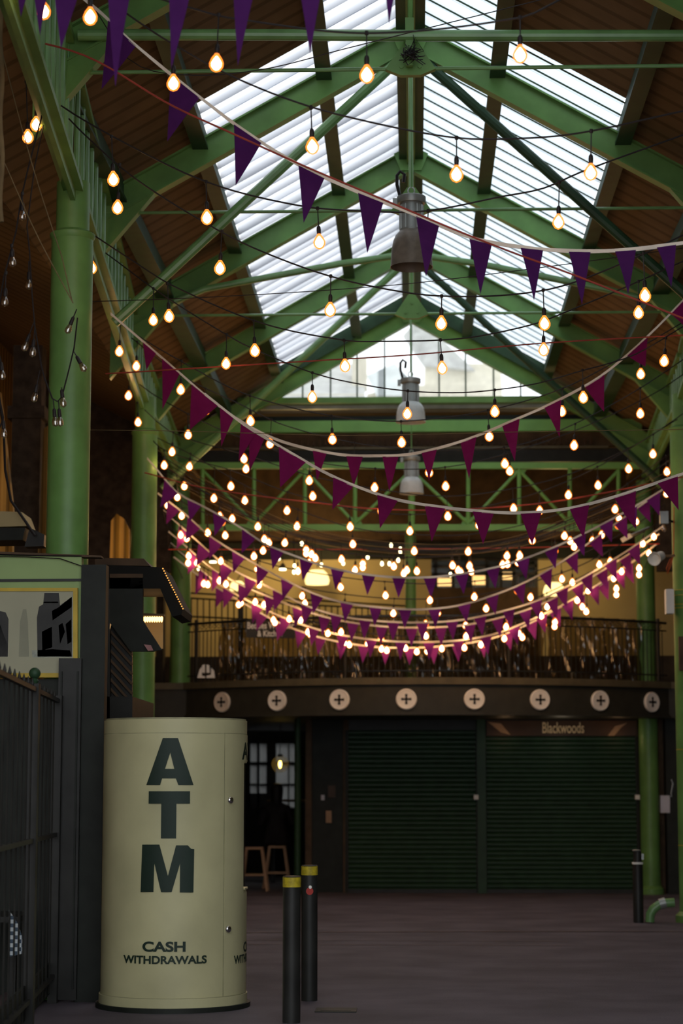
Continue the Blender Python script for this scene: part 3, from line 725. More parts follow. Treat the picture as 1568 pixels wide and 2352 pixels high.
g.box((xx(570), YW+.02, zz(1855)), (xx(612), YW+.12, zz(1822))); g.build('mullion', M['black'], wo)
g = MB(); g.box((-8, 46, 0), (-1, 46.3, 4.2)); tag(g.build('street_wall', M['stock']), 'pale brick wall across the street beyond the bar window', 'wall')
g = MB(); g.box((-6.2, 32.9, 0), (-6.05, 39.3, 2.66)); g.box((fx(790)+.3, 32.9, 0), (fx(790)+.4, 39.3, 2.66)); struct(g.build('wall_bar_sides', M['charcoal']))
c = P(643, 1755, 34.5); point(P(1160, 1700, YF-.4), .35, (1, .6, .3), .06); point(P(1420, 1700, YF-.4), .35, (1, .6, .3), .06); point(P(1290, 1705, YF-.6), .7, (1, .8, .55), .08)  # warm points added to brighten the shop sign lettering
t = thing('globe_lamp', 'clear glass globe lamp with amber filament hanging in the bar window', 'lamp', c)
n_ = 12; R = .14
MB().lathe([(R*math.sin(PI*(i+.6)/(n_+1)), c.z-R*math.cos(PI*(i+.6)/(n_+1))) for i in range(n_)], (c.x, c.y, 0), 24).build('globe', M['pane'], t, True)
MB().lathe([(.004, c.z-.07), (.022, c.z-.04), (.028, c.z+.01), (.015, c.z+.05)], (c.x, c.y, 0), 12).build('filament', M['fil'], t, True)
g = MB(); g.lathe([(.05, c.z+.12), (.045, c.z+.15), (.015, c.z+.17)], (c.x, c.y, 0), 16); g.tube([(c.x, c.y, c.z+.16), (c.x, c.y, 2.66)], .005, 6); g.build('cap', M['black'], t, True)
# counter
ca, cb = P(655, 1840, 36), P(716, 1840, 36)
t = thing('bar_table', 'dark high bar table beside the slim post inside the bar', 'table', (ca.x+.2, 36, 0))
zt_ = P(650, 1836, 36).z
MB().box((ca.x-.3, 35.7, zt_-.04), (cb.x, 36.3, zt_)).build('tabletop', M['brown'], t)
for x_ in (ca.x-.2, cb.x-.1): MB().box((x_-.03, 35.97, 0), (x_+.03, 36.03, zt_-.04)).build('leg', M['black'], t)
# stools
def stool(px, Y, label):
    c = P(px, 2040, Y); X = c.x; H = .68
    t = thing('bar_stool', label, 'stool', (X, Y, 0), 'pale wooden bar stools')
    MB().box((X-.14, Y-.13, H-.035), (X+.14, Y+.13, H)).build('seat', M['stoolwood'], t)
    for sx in (-1, 1):
        for sy in (-1, 1):
            MB().beam((X+sx*.12, Y+sy*.11, H-.03), (X+sx*.21, Y+sy*.19, 0), .034, .034, up=(0, 1, 0)).build('leg', M['stoolwood'], t)
    for sy in (-1, 1): MB().beam((X-.17, Y+sy*.15, .25), (X+.17, Y+sy*.15, .25), .02, .025).build('stretcher', M['stoolwood'], t)
    return t, X
stool(584, 33.2, 'pale bar stool nearest the cash machine, beside the seated person')
_, SX = stool(636, 34.0, 'pale bar stool under the seated person in black')
# person seated on the stool, back turned, leaning to the table
PX, PY = SX-.02, 34.0
person = thing('person', 'person in black sitting on a bar stool with their back turned, beyond the cash machine', 'person', (PX, PY, .68))
def skinned(name, verts, edges, radii, m, root=0):
    me = bpy.data.meshes.new(name); me.from_pydata(verts, edges, []); o = bpy.data.objects.new(name, me); COL.objects.link(o); me.materials.append(m)
    o.modifiers.new('s', 'SKIN'); sk = me.skin_vertices[0].data
    for i, r in enumerate(radii): sk[i].radius = (r, r) if not isinstance(r, tuple) else r
    sk[root].use_root = True
    o.modifiers['s'].use_smooth_shade = True; d = o.modifiers.new('d', 'SUBSURF'); d.levels = 1; d.render_levels = 2
    o.parent = person; o.matrix_parent_inverse = parent_world(person).inverted(); return o
x, y = PX, PY
V = [(x, y, .80), (x, y+.02, 1.0), (x, y+.05, 1.18), (x, y+.09, 1.30), (x, y+.12, 1.38), (x, y+.15, 1.47), (x, y+.16, 1.58),
     (x-.17, y+.08, 1.27), (x-.27, y+.12, 1.02), (x-.16, y+.36, 1.08), (x-.09, y+.44, 1.10),
     (x+.17, y+.08, 1.27), (x+.27, y+.12, 1.02), (x+.18, y+.36, 1.08), (x+.12, y+.44, 1.10),
     (x-.11, y+.05, .76), (x-.14, y+.42, .74), (x-.14, y+.36, .34), (x-.14, y+.46, .28),
     (x+.11, y+.05, .76), (x+.14, y+.42, .74), (x+.14, y+.36, .34), (x+.14, y+.46, .28)]
Eg = [(0, 1), (1, 2), (2, 3), (3, 4), (4, 5), (5, 6), (3, 7), (7, 8), (8, 9), (9, 10), (3, 11), (11, 12), (12, 13), (13, 14), (0, 15), (15, 16), (16, 17), (17, 18), (0, 19), (19, 20), (20, 21), (21, 22)]
Rr = [.15, .14, .16, .12, .055, .085, .09, .075, .055, .042, .035, .075, .055, .042, .035, .10, .07, .05, .045, .10, .07, .05, .045]
skinned('body', V, Eg, Rr, M['darkcloth'])
g = MB(); g.lathe([(.02, 1.68), (.075, 1.665), (.10, 1.62), (.108, 1.55), (.10, 1.48), (.09, 1.38), (.07, 1.28), (.03, 1.24)], (x, y+.12, 0), 16); g.build('hair', M['hair'], person, True)
for s in (-1, 1):
    hx = x+(-.09 if s < 0 else .12); base = (hx, y+.44, 1.10)
    hv = [base, (hx, y+.49, 1.105)]; he = [(0, 1)]; hr = [.026, .032]
    for q in range(4):
        k = len(hv); fx_ = hx+(q-1.5)*.019; ln = (.05, .06, .057, .045)[q]
        hv += [(fx_, y+.53, 1.105), (fx_, y+.53+ln*.6, 1.10), (fx_, y+.53+ln, 1.085)]; he += [(1, k), (k, k+1), (k+1, k+2)]; hr += [.010, .009, .008]
    k = len(hv); hv += [(hx-s*.035, y+.50, 1.10), (hx-s*.045, y+.535, 1.09)]; he += [(1, k), (k, k+1)]; hr += [.011, .009]
    skinned('hand', hv, he, hr, M['skin'])

# ------------------------------------------------------------------ ATM
AX, AY, AR = -1.79, 15.78, .537
atm = thing('cash_machine', 'tall cream cylindrical cash machine with big dark green letters down its front', 'cash machine', (AX, AY, 0))
def cyl(a, z, r=AR):  # a degrees from the camera-facing direction, positive to the right
    t = math.radians(a)+math.atan2(AX, AY)*-1
    return Vector((AX+r*math.sin(t), AY-r*math.cos(t), z))
def ring(z, inset=False, r=AR):
    out = []
    for i in range(96):
        a = -180+i*3.75
        if inset and 71 < a < 150:
            p, q = cyl(71, z, r), cyl(150, z, r); k = (a-71)/79; v = p.lerp(q, k)
            c = Vector((AX, AY, z)); v = v+(c-v)*.30*min(1, math.sin(PI*k)*3); out.append(v)
        else: out.append(cyl(a, z, r))
    return out
zA0, zA1, zA2, zA3 = .06, .855, 1.786, 2.10
g = MB()
def stack(zs_, inset, r=AR):
    rs = [ring(z, inset, r) for z in zs_]; n = 96; vs = [v for q in rs for v in q]
    fs = [(i*n+j, i*n+(j+1) % n, (i+1)*n+(j+1) % n, (i+1)*n+j) for i in range(len(rs)-1) for j in range(n)]
    fs += [tuple(range(n-1, -1, -1)), tuple(range((len(rs)-1)*n, len(rs)*n))]; g.add(vs, fs)
stack((zA0, zA1), False); stack((zA1, zA2), True); stack((zA2, zA3-.02, zA3), False)
g.build('body', M['atm'], atm, True)
g = MB(); stack((zA3-.005, zA3+.012), False, AR-.008); g.build('top_cap', M['atm_base'], atm)
g = MB(); stack((.0, .035), False, AR+.035); g.build('plinth', M['charcoal'], atm)
g = MB(); stack((.035, .10), False, AR+.012); g.build('skirting', M['atm'], atm)
# access door, a curved panel standing a little proud, with seams
g = MB()
def curved(a0, a1, z0, z1, r0, r1, n=24):
    vs = []; 
    for i in range(n+1):
        a = a0+(a1-a0)*i/n; vs += [cyl(a, z0, r0), cyl(a, z0, r1), cyl(a, z1, r1), cyl(a, z1, r0)]
    fs = [(0, 1, 2, 3), (4*n+3, 4*n+2, 4*n+1, 4*n)]
    for i in range(n):
        for k in range(4): fs.append((4*i+k, 4*i+4+k, 4*i+4+(k+1) % 4, 4*i+(k+1) % 4))
    g.add(vs, fs)
zd0, zd1 = .105, P(503, 1686, AY-.4).z
curved(42.5, 70.5, zd0, zd1, AR-.01, AR+.004); curved(70.5, 100, zd0, zA1-.02, AR-.01, AR+.004); curved(70.5, 100, zA2+.01, zd1, AR-.01, AR+.004)
door = g.build('access_door', M['atm'], atm, True)
g = MB(); curved(41.7, 42.3, .10, zd1+.012, AR-.005, AR+.0012, 2); curved(41.7, 100, zd1+.004, zd1+.010, AR-.005, AR+.0012)
curved(-95, 41.7, zd1+.004, zd1+.008, AR-.005, AR+.001, 40); curved(-95, 100, .10, .104, AR-.005, AR+.003, 40)
g.build('seam', M['atm_base'], atm)
g = MB(); curved(72, 95, zA1, zA1+.012, AR-.05, AR+.012, 8); g.build('shelf_lip', M['atm'], atm)
for px, py in ((517, 1838), (514, 2135)):
    a = math.degrees(math.asin((px-391)/170)); z = P(px, py, AY-.37).z; d = (cyl(a, z, 2)-cyl(a, z, 1)).normalized()
    rot = d.to_track_quat('Z', 'Y').to_matrix()
    g = MB(); g.lathe([(.027, 0), (.027, .008), (.02, .018), (.008, .022)], cyl(a, z, AR+.004), 20, rot); g.build('lock', M['chrome'], door, True)
# screen and keypad inside the recess
g = MB(); a_, b_ = cyl(85, 1.15, AR*.70), cyl(135, 1.15, AR*.70)
g.prism([a_, b_, b_+Vector((0, 0, .4)), a_+Vector((0, 0, .4))], (cyl(110, 0, 1)-cyl(110, 0, 0)).normalized()*.02); g.build('screen', M['black'], atm)
# lettering wrapped round the drum
def clip_strip(poly, x0, x1):
    for sgn, lim in ((1, x0), (-1, x1)):
        out = []
        for i in range(len(poly)):
            p, q2 = poly[i-1], poly[i]; ip, iq = sgn*(p[0]-lim) >= 0, sgn*(q2[0]-lim) >= 0
            if ip != iq: u = (lim-p[0])/(q2[0]-p[0]); out.append((lim, p[1]+(q2[1]-p[1])*u))
            if iq: out.append(q2)
        poly = out
        if len(poly) < 3: return None
    return poly
def wrap_tris(name, tris, fn, step, parent=atm):
    g = MB()
    for tr in tris:
        lo, hi = min(p[0] for p in tr), max(p[0] for p in tr); k3 = math.floor(lo/step)
        while k3*step < hi:
            c6 = clip_strip(list(tr), k3*step, (k3+1)*step); k3 += 1
            if c6 and len(c6) > 2: g.add([cyl(*fn(x, y), AR+.006) for x, y in c6], [tuple(range(len(c6)))])
    me = g.mesh(name, M['letter'], False, False); o = bpy.data.objects.new(name, me); COL.objects.link(o)
    o.parent = parent; o.matrix_parent_inverse = parent_world(parent).inverted(); return o
def bm_tris(bm):
    bmesh.ops.triangulate(bm, faces=bm.faces); t = [[(v.co.x, v.co.y) for v in f.verts] for f in bm.faces]; bm.free(); return t
def wrap_poly(name, polys):
    bm = bmesh.new()
    for p in polys: bm.faces.new([bm.verts.new((x, y, 0)) for x, y in p])
    bm.normal_update()
    def fn(x, y):
        a = math.asin((x-391)/170); return math.degrees(a), P(391, y, AY-AR*math.cos(a)).z
    return wrap_tris(name, bm_tris(bm), fn, 5)
k_ = lambda L: [(x*.3827, 1650+y*.3827) for x, y in L]
wrap_poly('letter_a', [k_([(850, 400), (945, 118), (990, 118), (990, 205), (960, 303), (990, 303), (990, 360), (943, 360), (932, 400)]), k_([(1130, 400), (1040, 400), (1025, 360), (990, 360), (990, 303), (1015, 303), (990, 205), (990, 118), (1035, 118)])])
wrap_poly('letter_t', [k_([(865, 437), (1110, 437), (1110, 512), (1030, 512), (1030, 720), (940, 720), (940, 512), (865, 512)])])
wrap_poly('letter_m', [k_([(830, 757), (932, 757), (984, 945), (1030, 762), (1100, 762), (1118, 782), (1138, 785), (1135, 1045), (1055, 1045), (1055, 870), (1007, 1043), (945, 1043), (903, 868), (900, 1042), (824, 1042)])])
def wrap_text(name, s, a0, a1, z0, z1, off=.035):
    bm = bmesh.new(); bm.from_mesh(text_mesh(s, 1.0, off, 0)); T = bm_tris(bm)
    xs = [p[0] for t in T for p in t]; ys = [p[1] for t in T for p in t]; X0, X1, Y0_, Y1_ = min(xs), max(xs), min(ys), max(ys)
    return wrap_tris(name, T, lambda x, y: (a0+(a1-a0)*(x-X0)/(X1-X0), z0+(z1-z0)*(y-Y0_)/(Y1_-Y0_)), (X1-X0)/40)
an = lambda px: math.degrees(math.asin((px-391)/170))
zf = lambda py: P(391, py, AY-AR+.02).z
wrap_text('lettering', 'CASH', an(321), an(418), zf(2186), zf(2162))
wrap_text('lettering', 'WITHDRAWALS', an(278), an(466), zf(2214), zf(2195))
wrap_text('lettering', 'ATM', 65, 112, P(550, 1745, AY-.1).z, P(550, 1705, AY-.1).z)
wrap_text('lettering', 'CASH', 71, 107, P(550, 2187, AY-.1).z, P(550, 2163, AY-.1).z)
wrap_text('lettering', 'WITHDRAWALS', 54, 122, P(545, 2212, AY-.15).z, P(545, 2192, AY-.15).z)

# ------------------------------------------------------------------ bollards
def bollard(x, Y, H, label, r=.062):
    t = thing('bollard', label, 'bollard', (x, Y, 0), 'black bollards with yellow bands')
    MB().lathe([(r, 0), (r, H-.004), (r-.004, H)], (x, Y, 0), 28).build('tube', M['black'], t, True)
    MB().lathe([(r+.002, H-.075), (r+.002, H-.008)], (x, Y, 0), 28).build('yellow_band', M['yellow'], t, True)
    return t
c = P(669, 2350, 14.7); bollard(c.x, 14.7, P(669, 2012, 14.7).z, 'nearer black bollard with a worn yellow band, cut by the bottom edge')
c = P(710, 2297, 16.2); t = bollard(c.x, 16.2, P(710, 1987, 16.2).z, 'farther black bollard with yellow band and a red sticker')
c = P(711, 2047, 16.2-.066)
g = MB(); g.lathe([(.0, 0), (.028, .0), (.028, .004)], c, 16, Matrix.Rotation(PI/2, 3, 'X')); g.build('red_sticker', M['red'], t)
g = MB(); g.lathe([(.0, 0), (.014, .0), (.012, .006)], c+Vector((.004, 0, .03)), 12, Matrix.Rotation(PI/2, 3, 'X')); g.build('white_sticker', M['white'], t)
# right hand bollard with a swing arm socket and elbow pipe
c = P(1466, 2113, 25.6); t = thing('bollard', 'slim black post with white band by the elbow pipe at the right', 'bollard', (c.x, 25.6, 0))
zt_ = P(1466, 1955, 25.6).z
MB().lathe([(.062, 0), (.062, zt_-.14), (.05, zt_-.12), (.05, zt_)], (c.x, 25.6, 0), 20).build('tube', M['black'], t, True)
MB().lathe([(.068, zt_-.155), (.068, zt_-.13)], (c.x, 25.6, 0), 20).build('white_band', M['white'], t, True)
g = MB(); g.lathe([(.045, zt_), (.055, zt_+.012), (.03, zt_+.02)], (c.x-.01, 25.6, 0), 16); g.build('cap', M['steel'], t, True)
g = MB(); g.box((c.x+.045, 25.55, zt_-.1), (c.x+.07, 25.65, zt_-.03)); g.build('latch', M['steel'], t)
t = thing('elbow_pipe', 'thick green elbow pipe curving from the floor to the right column', 'pipe', P(1490, 2112, 25.9))
pts = [P(x, y, 25.55) for x, y in ((1492, 2118), (1493, 2100), (1500, 2088), (1512, 2079), (1527, 2074), (1548, 2073))]
MB().tube(pts, .055, 14).build('pipe', M['green_pipe'], t, True)
MB().tube([P(1514, 2077, 25.55), P(1528, 2073, 25.55)], .066, 14).build('collar', M['steel'], t, True)
# things on the right column
c = P(1510, 1280, 25.3); t = thing('spot_lamp', 'white cylindrical spotlight on the right column with looped orange cable', 'lamp', c)
d = (P(1498, 1284, 25.0)-P(1530, 1270, 25.4)).normalized(); rot = d.to_track_quat('Z', 'Y').to_matrix()
MB().lathe([(.03, -.13), (.055, -.12), (.06, .0), (.05, .02), (.07, .06), (.085, .12), (.078, .12), (.04, .07)], c, 24, rot).build('lamp_body', M['white'], t, True)
MB().beam(c-d*.08, P(1548, 1276, 25.5), .03, .03).build('bracket', M['stoolwood'], t)
g = MB(); pts = [(1547, 1165), (1547, 1220), (1546, 1276), (1540, 1300), (1532, 1318), (1530, 1305), (1538, 1285), (1545, 1278), (1536, 1300), (1534, 1316)]
g.tube([P(x, y, 25.50) for x, y in pts], .006, 6); tag(g.build('orange_cable', M['orange']), 'bright orange cable running down the right column to the white spotlight', 'cable')
c = P(1524, 1190, 25.5); t = thing('junction_box', 'grey box with a hanging unlit bulb left of the right column', 'box', c)
g = MB(); g.box((c.x-.05, c.y-.05, c.z-.07), (c.x+.05, c.y+.05, c.z+.08)); g.build('box', M['steel'], t)
g = MB(); g.lathe([(.012, -.07), (.012, -.1), (.028, -.12), (.03, -.145), (.015, -.17)], c, 12); g.build('bulb', M['unlit'], t, True)
g = MB(); g.beam(c, P(1548, 1200, 25.6), .02, .02); g.build('bracket', M['charcoal'], t)
c = P(1438, 1235, 29.5); g = MB(); g.beam(P(1428, 1242, 29.5), P(1448, 1230, 29.5), .09, .07); g.beam(P(1446, 1231, 29.5), P(1490, 1212, 31.0), .03, .03); tag(g.build('flood_lamp', M['white']), 'small whitish floodlight beneath the lattice near the gallery right end', 'lamp')
g = MB(); a = P(1530, 1352, 25.45); b2 = P(1538, 1408, 25.45); g.box((a.x, 25.5, b2.z), (b2.x+.06, 25.66, a.z)); tag(g.build('white_plate', M['white']), 'narrow white plate fixed to the left side of the right column', 'plate')
g = MB(); a = P(1558, 1462, 25.5); b2 = P(1600, 1540, 25.5); g.box((a.x, 25.48, b2.z), (b2.x, 25.56, a.z)); tag(g.build('brown_plaque', M['brown']), 'brown square plaque on the right column', 'plaque')
g = MB(); g.tube([P(x, y, 25.45) for x, y in ((1541, 1790), (1545, 1800), (1541, 1822), (1542, 1830), (1536, 1828))], .012, 6); tag(g.build('wall_hook', M['steel']), 'small pale hook on the right column above the paper notice', 'hook')

# ------------------------------------------------------------------ kiosk at the left
YK = 16.08
def q(px, py, Y=YK): return P(px, py, Y)
k = thing('kiosk_board', 'pale green kiosk front with a fascia board, left of the dark post', 'kiosk', q(90, 1400))
MB().prism([q(-120, 1272), q(187, 1276), q(187, 1330), q(-120, 1331)], (0, .12, 0)).build('fascia_board', M['pale_green'], k)
MB().prism([q(-120, 1336), q(187, 1334), q(187, 1556), q(-120, 1556)], (0, .10, 0)).build('panel', M['pale_green'], k)
MB().prism([q(-120, 1331, YK-.01), q(187, 1329, YK-.01), q(187, 1335, YK-.01), q(-120, 1337, YK-.01)], (0, .04, 0)).build('black_trim', M['black'], k)  # black trim line below the fascia board
MB().prism([q(-120, 1560, YK), q(140, 1560, YK), q(140, 2290, YK), q(-120, 2290, YK)], (0, .1, 0)).build('lower_panel', M['charcoal'], k)
MB().prism([q(-120, 1262, YK), q(232, 1276, YK), q(232, 1280, YK), q(-120, 1274, YK)], (0, .13, 0)).build('roof', M['brown'], k)
g = MB(); g.tube([q(x, y, YK-.02) for x, y in ((-20, 1278), (60, 1279), (138, 1283), (187, 1300))], .004, 5); g.tube([q(x, y, YK-.02) for x, y in ((-20, 1272), (90, 1276), (187, 1277))], .004, 5)
tag(g.build('thin_wire', M['wire']), 'thin dark wire sagging along the pale green fascia board', 'wire')
t = thing('framed_poster', 'gold framed photo poster of a hazy city with towers on the kiosk', 'poster', q(90, 1450, YK-.03))
g = MB(); Yp = YK-.04
g.use(M['poster_bg']).prism([q(-80, 1356, Yp), q(168, 1356, Yp), q(168, 1550, Yp), q(-80, 1550, Yp)], (0, .02, 0))
def pp(m, L): g.use(M[m]).prism([q(x*.287, 1250+y*.287, Yp-.002) for x, y in L], (0, .004, 0))
pp('poster_mid', [(150, 900), (160, 620), (185, 520), (210, 520), (222, 620), (232, 900)])
pp('poster_dark', [(300, 900), (295, 590), (312, 500), (345, 480), (355, 390), (470, 390), (480, 490), (575, 420), (575, 900)])
pp('poster_dark', [(-250, 900), (-250, 560), (0, 535), (45, 545), (68, 600), (62, 900)])
for L in ([(418, 545), (575, 420), (578, 500), (420, 610)], [(335, 700), (415, 660), (418, 825), (338, 850)], [(468, 650), (500, 630), (520, 700), (495, 760), (480, 800)], [(525, 640), (570, 600), (572, 780), (540, 800)], [(255, 850), (420, 840), (560, 850), (575, 905), (260, 905)], [(0, 640), (20, 700), (60, 800), (60, 900), (0, 900)], [(350, 460), (465, 460), (465, 470), (350, 470)]): pp('poster_white', L)
pp('poster_mid', [(415, 540), (420, 530), (470, 505), (470, 560), (420, 600)])
g.build('picture', None, t)
for nm, L in (('frame_side', [(168, 1352), (178, 1352), (178, 1555), (168, 1555)]), ('frame_side', [(-90, 1350), (178, 1350), (178, 1358), (-90, 1358)]), ('frame_side', [(-90, 1546), (178, 1546), (178, 1556), (-90, 1556)])):
    MB().prism([q(x, y, YK-.05) for x, y in L], (0, .045, 0)).build(nm, M['gold'], t)
# dark post and door panel
g = MB(); a, c2 = q(187, 1297, YK-.05), q(229, 2292, YK-.05); g.box((a.x, YK-.05, 0), (c2.x, YK+.1, a.z)); tag(g.build('kiosk_post', M['charcoal']), 'broad dark post between the poster and the cash machine', 'post')
t = thing('kiosk_door', 'tall dark door panel standing behind the end of the railing', 'door', (q(135, 1510, YK-.1).x, YK-.1, 0))
a, c2 = q(135, 1512, YK-.1), q(187, 1512, YK-.1); g = MB(); g.box((a.x, YK-.1, .02), (c2.x, YK-.04, a.z)); g.build('panel', M['black'], t)
g = MB()
for fr in (.15, .85): g.box((a.x+(c2.x-a.x)*fr-.006, YK-.115, .1), (a.x+(c2.x-a.x)*fr+.006, YK-.1, a.z-.1))
g.build('moulding', M['charcoal'], t)
# iron railing running back from the camera
def fp(Y): return Vector((-2.34-.0833*(Y-11.8)-.03, Y, 0))
t = thing('iron_railing', 'black iron railing at the lower left with a ball-topped post', 'railing', fp(14))
MB().beam(fp(10.5)+Vector((0, 0, 2.26)), fp(16)+Vector((0, 0, 2.26)), .035, .03).build('top_rail', M['black'], t)
MB().beam(fp(10.5)+Vector((0, 0, 1.25)), fp(16)+Vector((0, 0, 1.25)), .03, .03).build('middle_rail', M['black'], t)
MB().beam(fp(10.5)+Vector((0, 0, .2)), fp(16)+Vector((0, 0, .2)), .03, .03).build('bottom_rail', M['black'], t)
n = 19
for i in range(n):
    p = fp(10.6+5.3*i/n); g = MB(); g.tube([p+Vector((0, 0, .1)), p+Vector((0, 0, 2.28))], .007, 6)
    g.lathe([(.010, 2.27), (.013, 2.29), (.002, 2.33)], (p.x, p.y, 0), 8); g.build('bar', M['black'], t)
for Y in (14.1, 15.95):
    p = fp(Y); MB().box((p.x-.035, p.y-.035, 0), (p.x+.035, p.y+.035, 2.3)).build('post', M['black'], t)
p = fp(14.1); g = MB(); g.lathe([(.02, 2.3), (.028, 2.32), (.018, 2.335)]+[(.04*math.sin(a), 2.37-.04*math.cos(a)) for a in [.5+i*.26 for i in range(10)]], (p.x, p.y, 0), 20); g.build('ball_finial', M['dgreen'], t, True)
g = MB(); a = fp(10.5); b3 = fp(16); g.prism([a+Vector((-.02, 0, .07)), b3+Vector((-.02, 0, .07)), b3+Vector((-.02, 0, .30)), a+Vector((-.02, 0, .30))], (-.02, 0, 0)); g.build('kick_panel', M['charcoal'], t)
# gingham cloth corners hanging over a table behind the railing
t = thing('market_table', 'dark table behind the railing bars at the lower left', 'table', P(20, 2230, 15.4)); zt_ = P(40, 2100, 15.5).z
a = P(28, 2100, 15.5)
MB().box((a.x-1.2, 15.2, zt_-.04), (a.x+.10, 15.9, zt_)).build('tabletop', M['black'], t)
for x_, y_ in ((a.x-1.1, 15.3), (a.x+.05, 15.3), (a.x-1.1, 15.8), (a.x+.05, 15.8)): MB().box((x_-.025, y_-.025, .0), (x_+.025, y_+.025, zt_-.04)).build('leg', M['black'], t)
for l_, L in (('larger corner of blue and white gingham cloth hanging behind the railing', [(20, 2090), (40, 2120), (60, 2180), (61, 2188), (20, 2198)]), ('smaller corner of blue and white gingham cloth beside the railing post', [(57, 2086), (66, 2105), (75, 2168), (58, 2172)])):
    g = MB(); g.prism([P(x, y, 15.12) for x, y in L], (0, .012, 0)); tag(g.build('gingham_cloth', M['gingham']), l_, 'cloth')

# stall behind the kiosk, with lean-to canopy
YC = 18.2
def c_(x, y, Y=YC): return P(x, y, Y)
t = thing('stall', 'black market stall with sloping canopy edged by fairy lights, above the cash machine', 'stall', c_(290, 1900))
g = MB(); g.prism([c_(228, 1297), c_(372, 1303), c_(420, 1398), (c_(416, 1412)), c_(395, 1416), c_(368, 1352), c_(228, 1352)], (0, .8, 0)); g.build('canopy', mat('tarred_canopy', (.007, .007, .006), .8), t)
g = MB(); g.prism([c_(218, 1281), c_(330, 1283), c_(345, 1300), c_(218, 1297)], (0, 1.2, 0)); g.build('roof_board', M['brown'], t)
g = MB(); g.prism([c_(228, 1352), c_(252, 1352), c_(252, 1660), c_(228, 1660)], (0, .3, 0)); g.build('corner_post', M['black'], t)
g = MB(); g.prism([c_(252, 1322), c_(328, 1322), c_(328, 1425), c_(371, 1492), c_(350, 1496), c_(300, 1496), c_(252, 1430)], (0, .05, 0)); g.build('side_flap', M['charcoal'], t)
g = MB(); g.prism([c_(252, 1318, YC-.02), c_(328, 1318, YC-.02), c_(328, 1327, YC-.02), c_(252, 1327, YC-.02)], (0, .03, 0)); g.build('flap_edge', M['brown'], t)
g = MB(); g.prism([c_(252, 1430, YC+.1), c_(303, 1490, YC+.1), c_(303, 2250, YC+.1), c_(252, 2250, YC+.1)], (0, .05, 0)); g.build('side_wall', M['black'], t)
g = MB()
for i in range(14):
    y_ = 1470+i*22; xb = 303 if y_ < 1700 else 300
    g.beam(c_(252, y_-22, YC+.08), c_(xb, y_+35, YC+.08), .02, .02)
g.build('diagonal_batten', M['brown'], t)
g = MB(); g.box((c_(228, 1700).x, YC, 0), (c_(303, 1700).x, YC+1.5, c_(228, 1600).z)); g.build('counter_box', M['black'], t)
g = MB()
for i in range(18):
    u_ = i/17; p = c_(374+46*u_, 1306+92*u_, YC-.03); g.lathe([(.003, -.006), (.007, 0), (.003, .006)], p, 6)
tag(g.build('fairy_lights', emit('fairy_bulbs', (1, .40, .08), .9)), 'row of tiny warm fairy lights down the sloping edge of the black stall canopy', 'lights')['kind'] = 'stuff'
t = thing('stall_lamp', 'warm glowing row lamp under the black stall canopy', 'lamp', c_(349, 1424, 19.2))
g = MB()
for i in range(9): p = c_(328+5.4*i, 1422, 19.2); g.lathe([(.004, -.03), (.012, -.01), (.012, .015), (.004, .025)], p, 8)
g.build('glowing_tube', emit('stall_tubes', (1, .42, .12), 4), t)
g = MB(); g.beam(c_(324, 1411, 19.2), c_(378, 1413, 19.2), .05, .02); g.build('housing', M['black'], t)
g = MB(); g.prism([c_(330, 1426, 19.6), c_(374, 1426, 19.6), c_(374, 1490, 19.6), c_(352, 1490, 19.6)], (0, .03, 0)); tag(g.build('stall_poster', M['cream']), 'pale lit poster below the glowing stall lamp', 'poster')
g = MB(); g.prism([c_(330, 1480, YC-.04), c_(346, 1482, YC-.04), c_(352, 1494, YC-.04), c_(340, 1495, YC-.04)], (0, .02, 0)); tag(g.build('pink_card', mat('pink_card', (.5, .25, .25), .6)), 'small pink card on the lower tip of the dark stall flap', 'card')
point(c_(352, 1440, 19.0), 1.2, (1, .6, .25), .05)

# lit aisle behind the left columns
t = thing('aisle_shelf', 'pale yellow lit ledge with dark bracket at the left edge above the kiosk', 'shelf', P(20, 1200, 20))
MB().prism([P(-60, 1172, 20), P(50, 1176, 20), P(62, 1208, 20), P(-60, 1212, 20)], (0, .5, 0)).build('ledge', M['cream'], t)
MB().prism([P(-60, 1212, 20), P(58, 1212, 20), P(52, 1240, 20), P(-60, 1242, 20)], (0, .5, 0)).build('fascia', M['charcoal'], t)
MB().prism([P(68, 1212, 20), P(102, 1228, 20), P(100, 1254, 20), P(56, 1256, 20)], (0, .2, 0)).build('motor_box', M['black'], t)
g = MB(); g.tube([P(x, y, 19.9) for x, y in ((-5, 900), (8, 980), (12, 1080), (25, 1150), (60, 1200), (80, 1230))], .014, 6); tag(g.build('thick_cable', M['wire']), 'thick dark cable curving down to the ledge at the left edge', 'cable')
zf0 = lambda x, Y: Vector((P(x, 1275, Y).x, Y, 0))
g = MB(); g.prism([zf0(-40, 22), zf0(30, 22), P(30, 1172, 22), P(0, 900, 22), P(-40, 880, 22)], (0, .1, 0)); tag(g.build('yellow_banner', M['corrx']), 'yellow lit sloping panel at the left edge above the ledge', 'panel')
g = MB(); g.prism([zf0(65, 24), zf0(114, 24), P(114, 975, 24), P(100, 985, 24)], (0, .1, 0)); tag(g.build('corrugated_panel', M['corrx']), 'rusty orange corrugated panel between the ledge and the thick column', 'panel')
g = MB(); g.prism([zf0(236, 28), zf0(296, 28), P(296, 1250, 28), P(296, 1215, 28), P(283, 1190, 28), P(268, 1180, 28), P(255, 1196, 28)], (0, .1, 0)); tag(g.build('corrugated_panel', M['corrx']), 'yellow lit corrugated panel between the two left columns', 'panel')
point(P(20, 1100, 21), 7, (1, .62, .2), .15)
point(P(262, 1240, 27.3), 6, (1, .62, .2), .1)
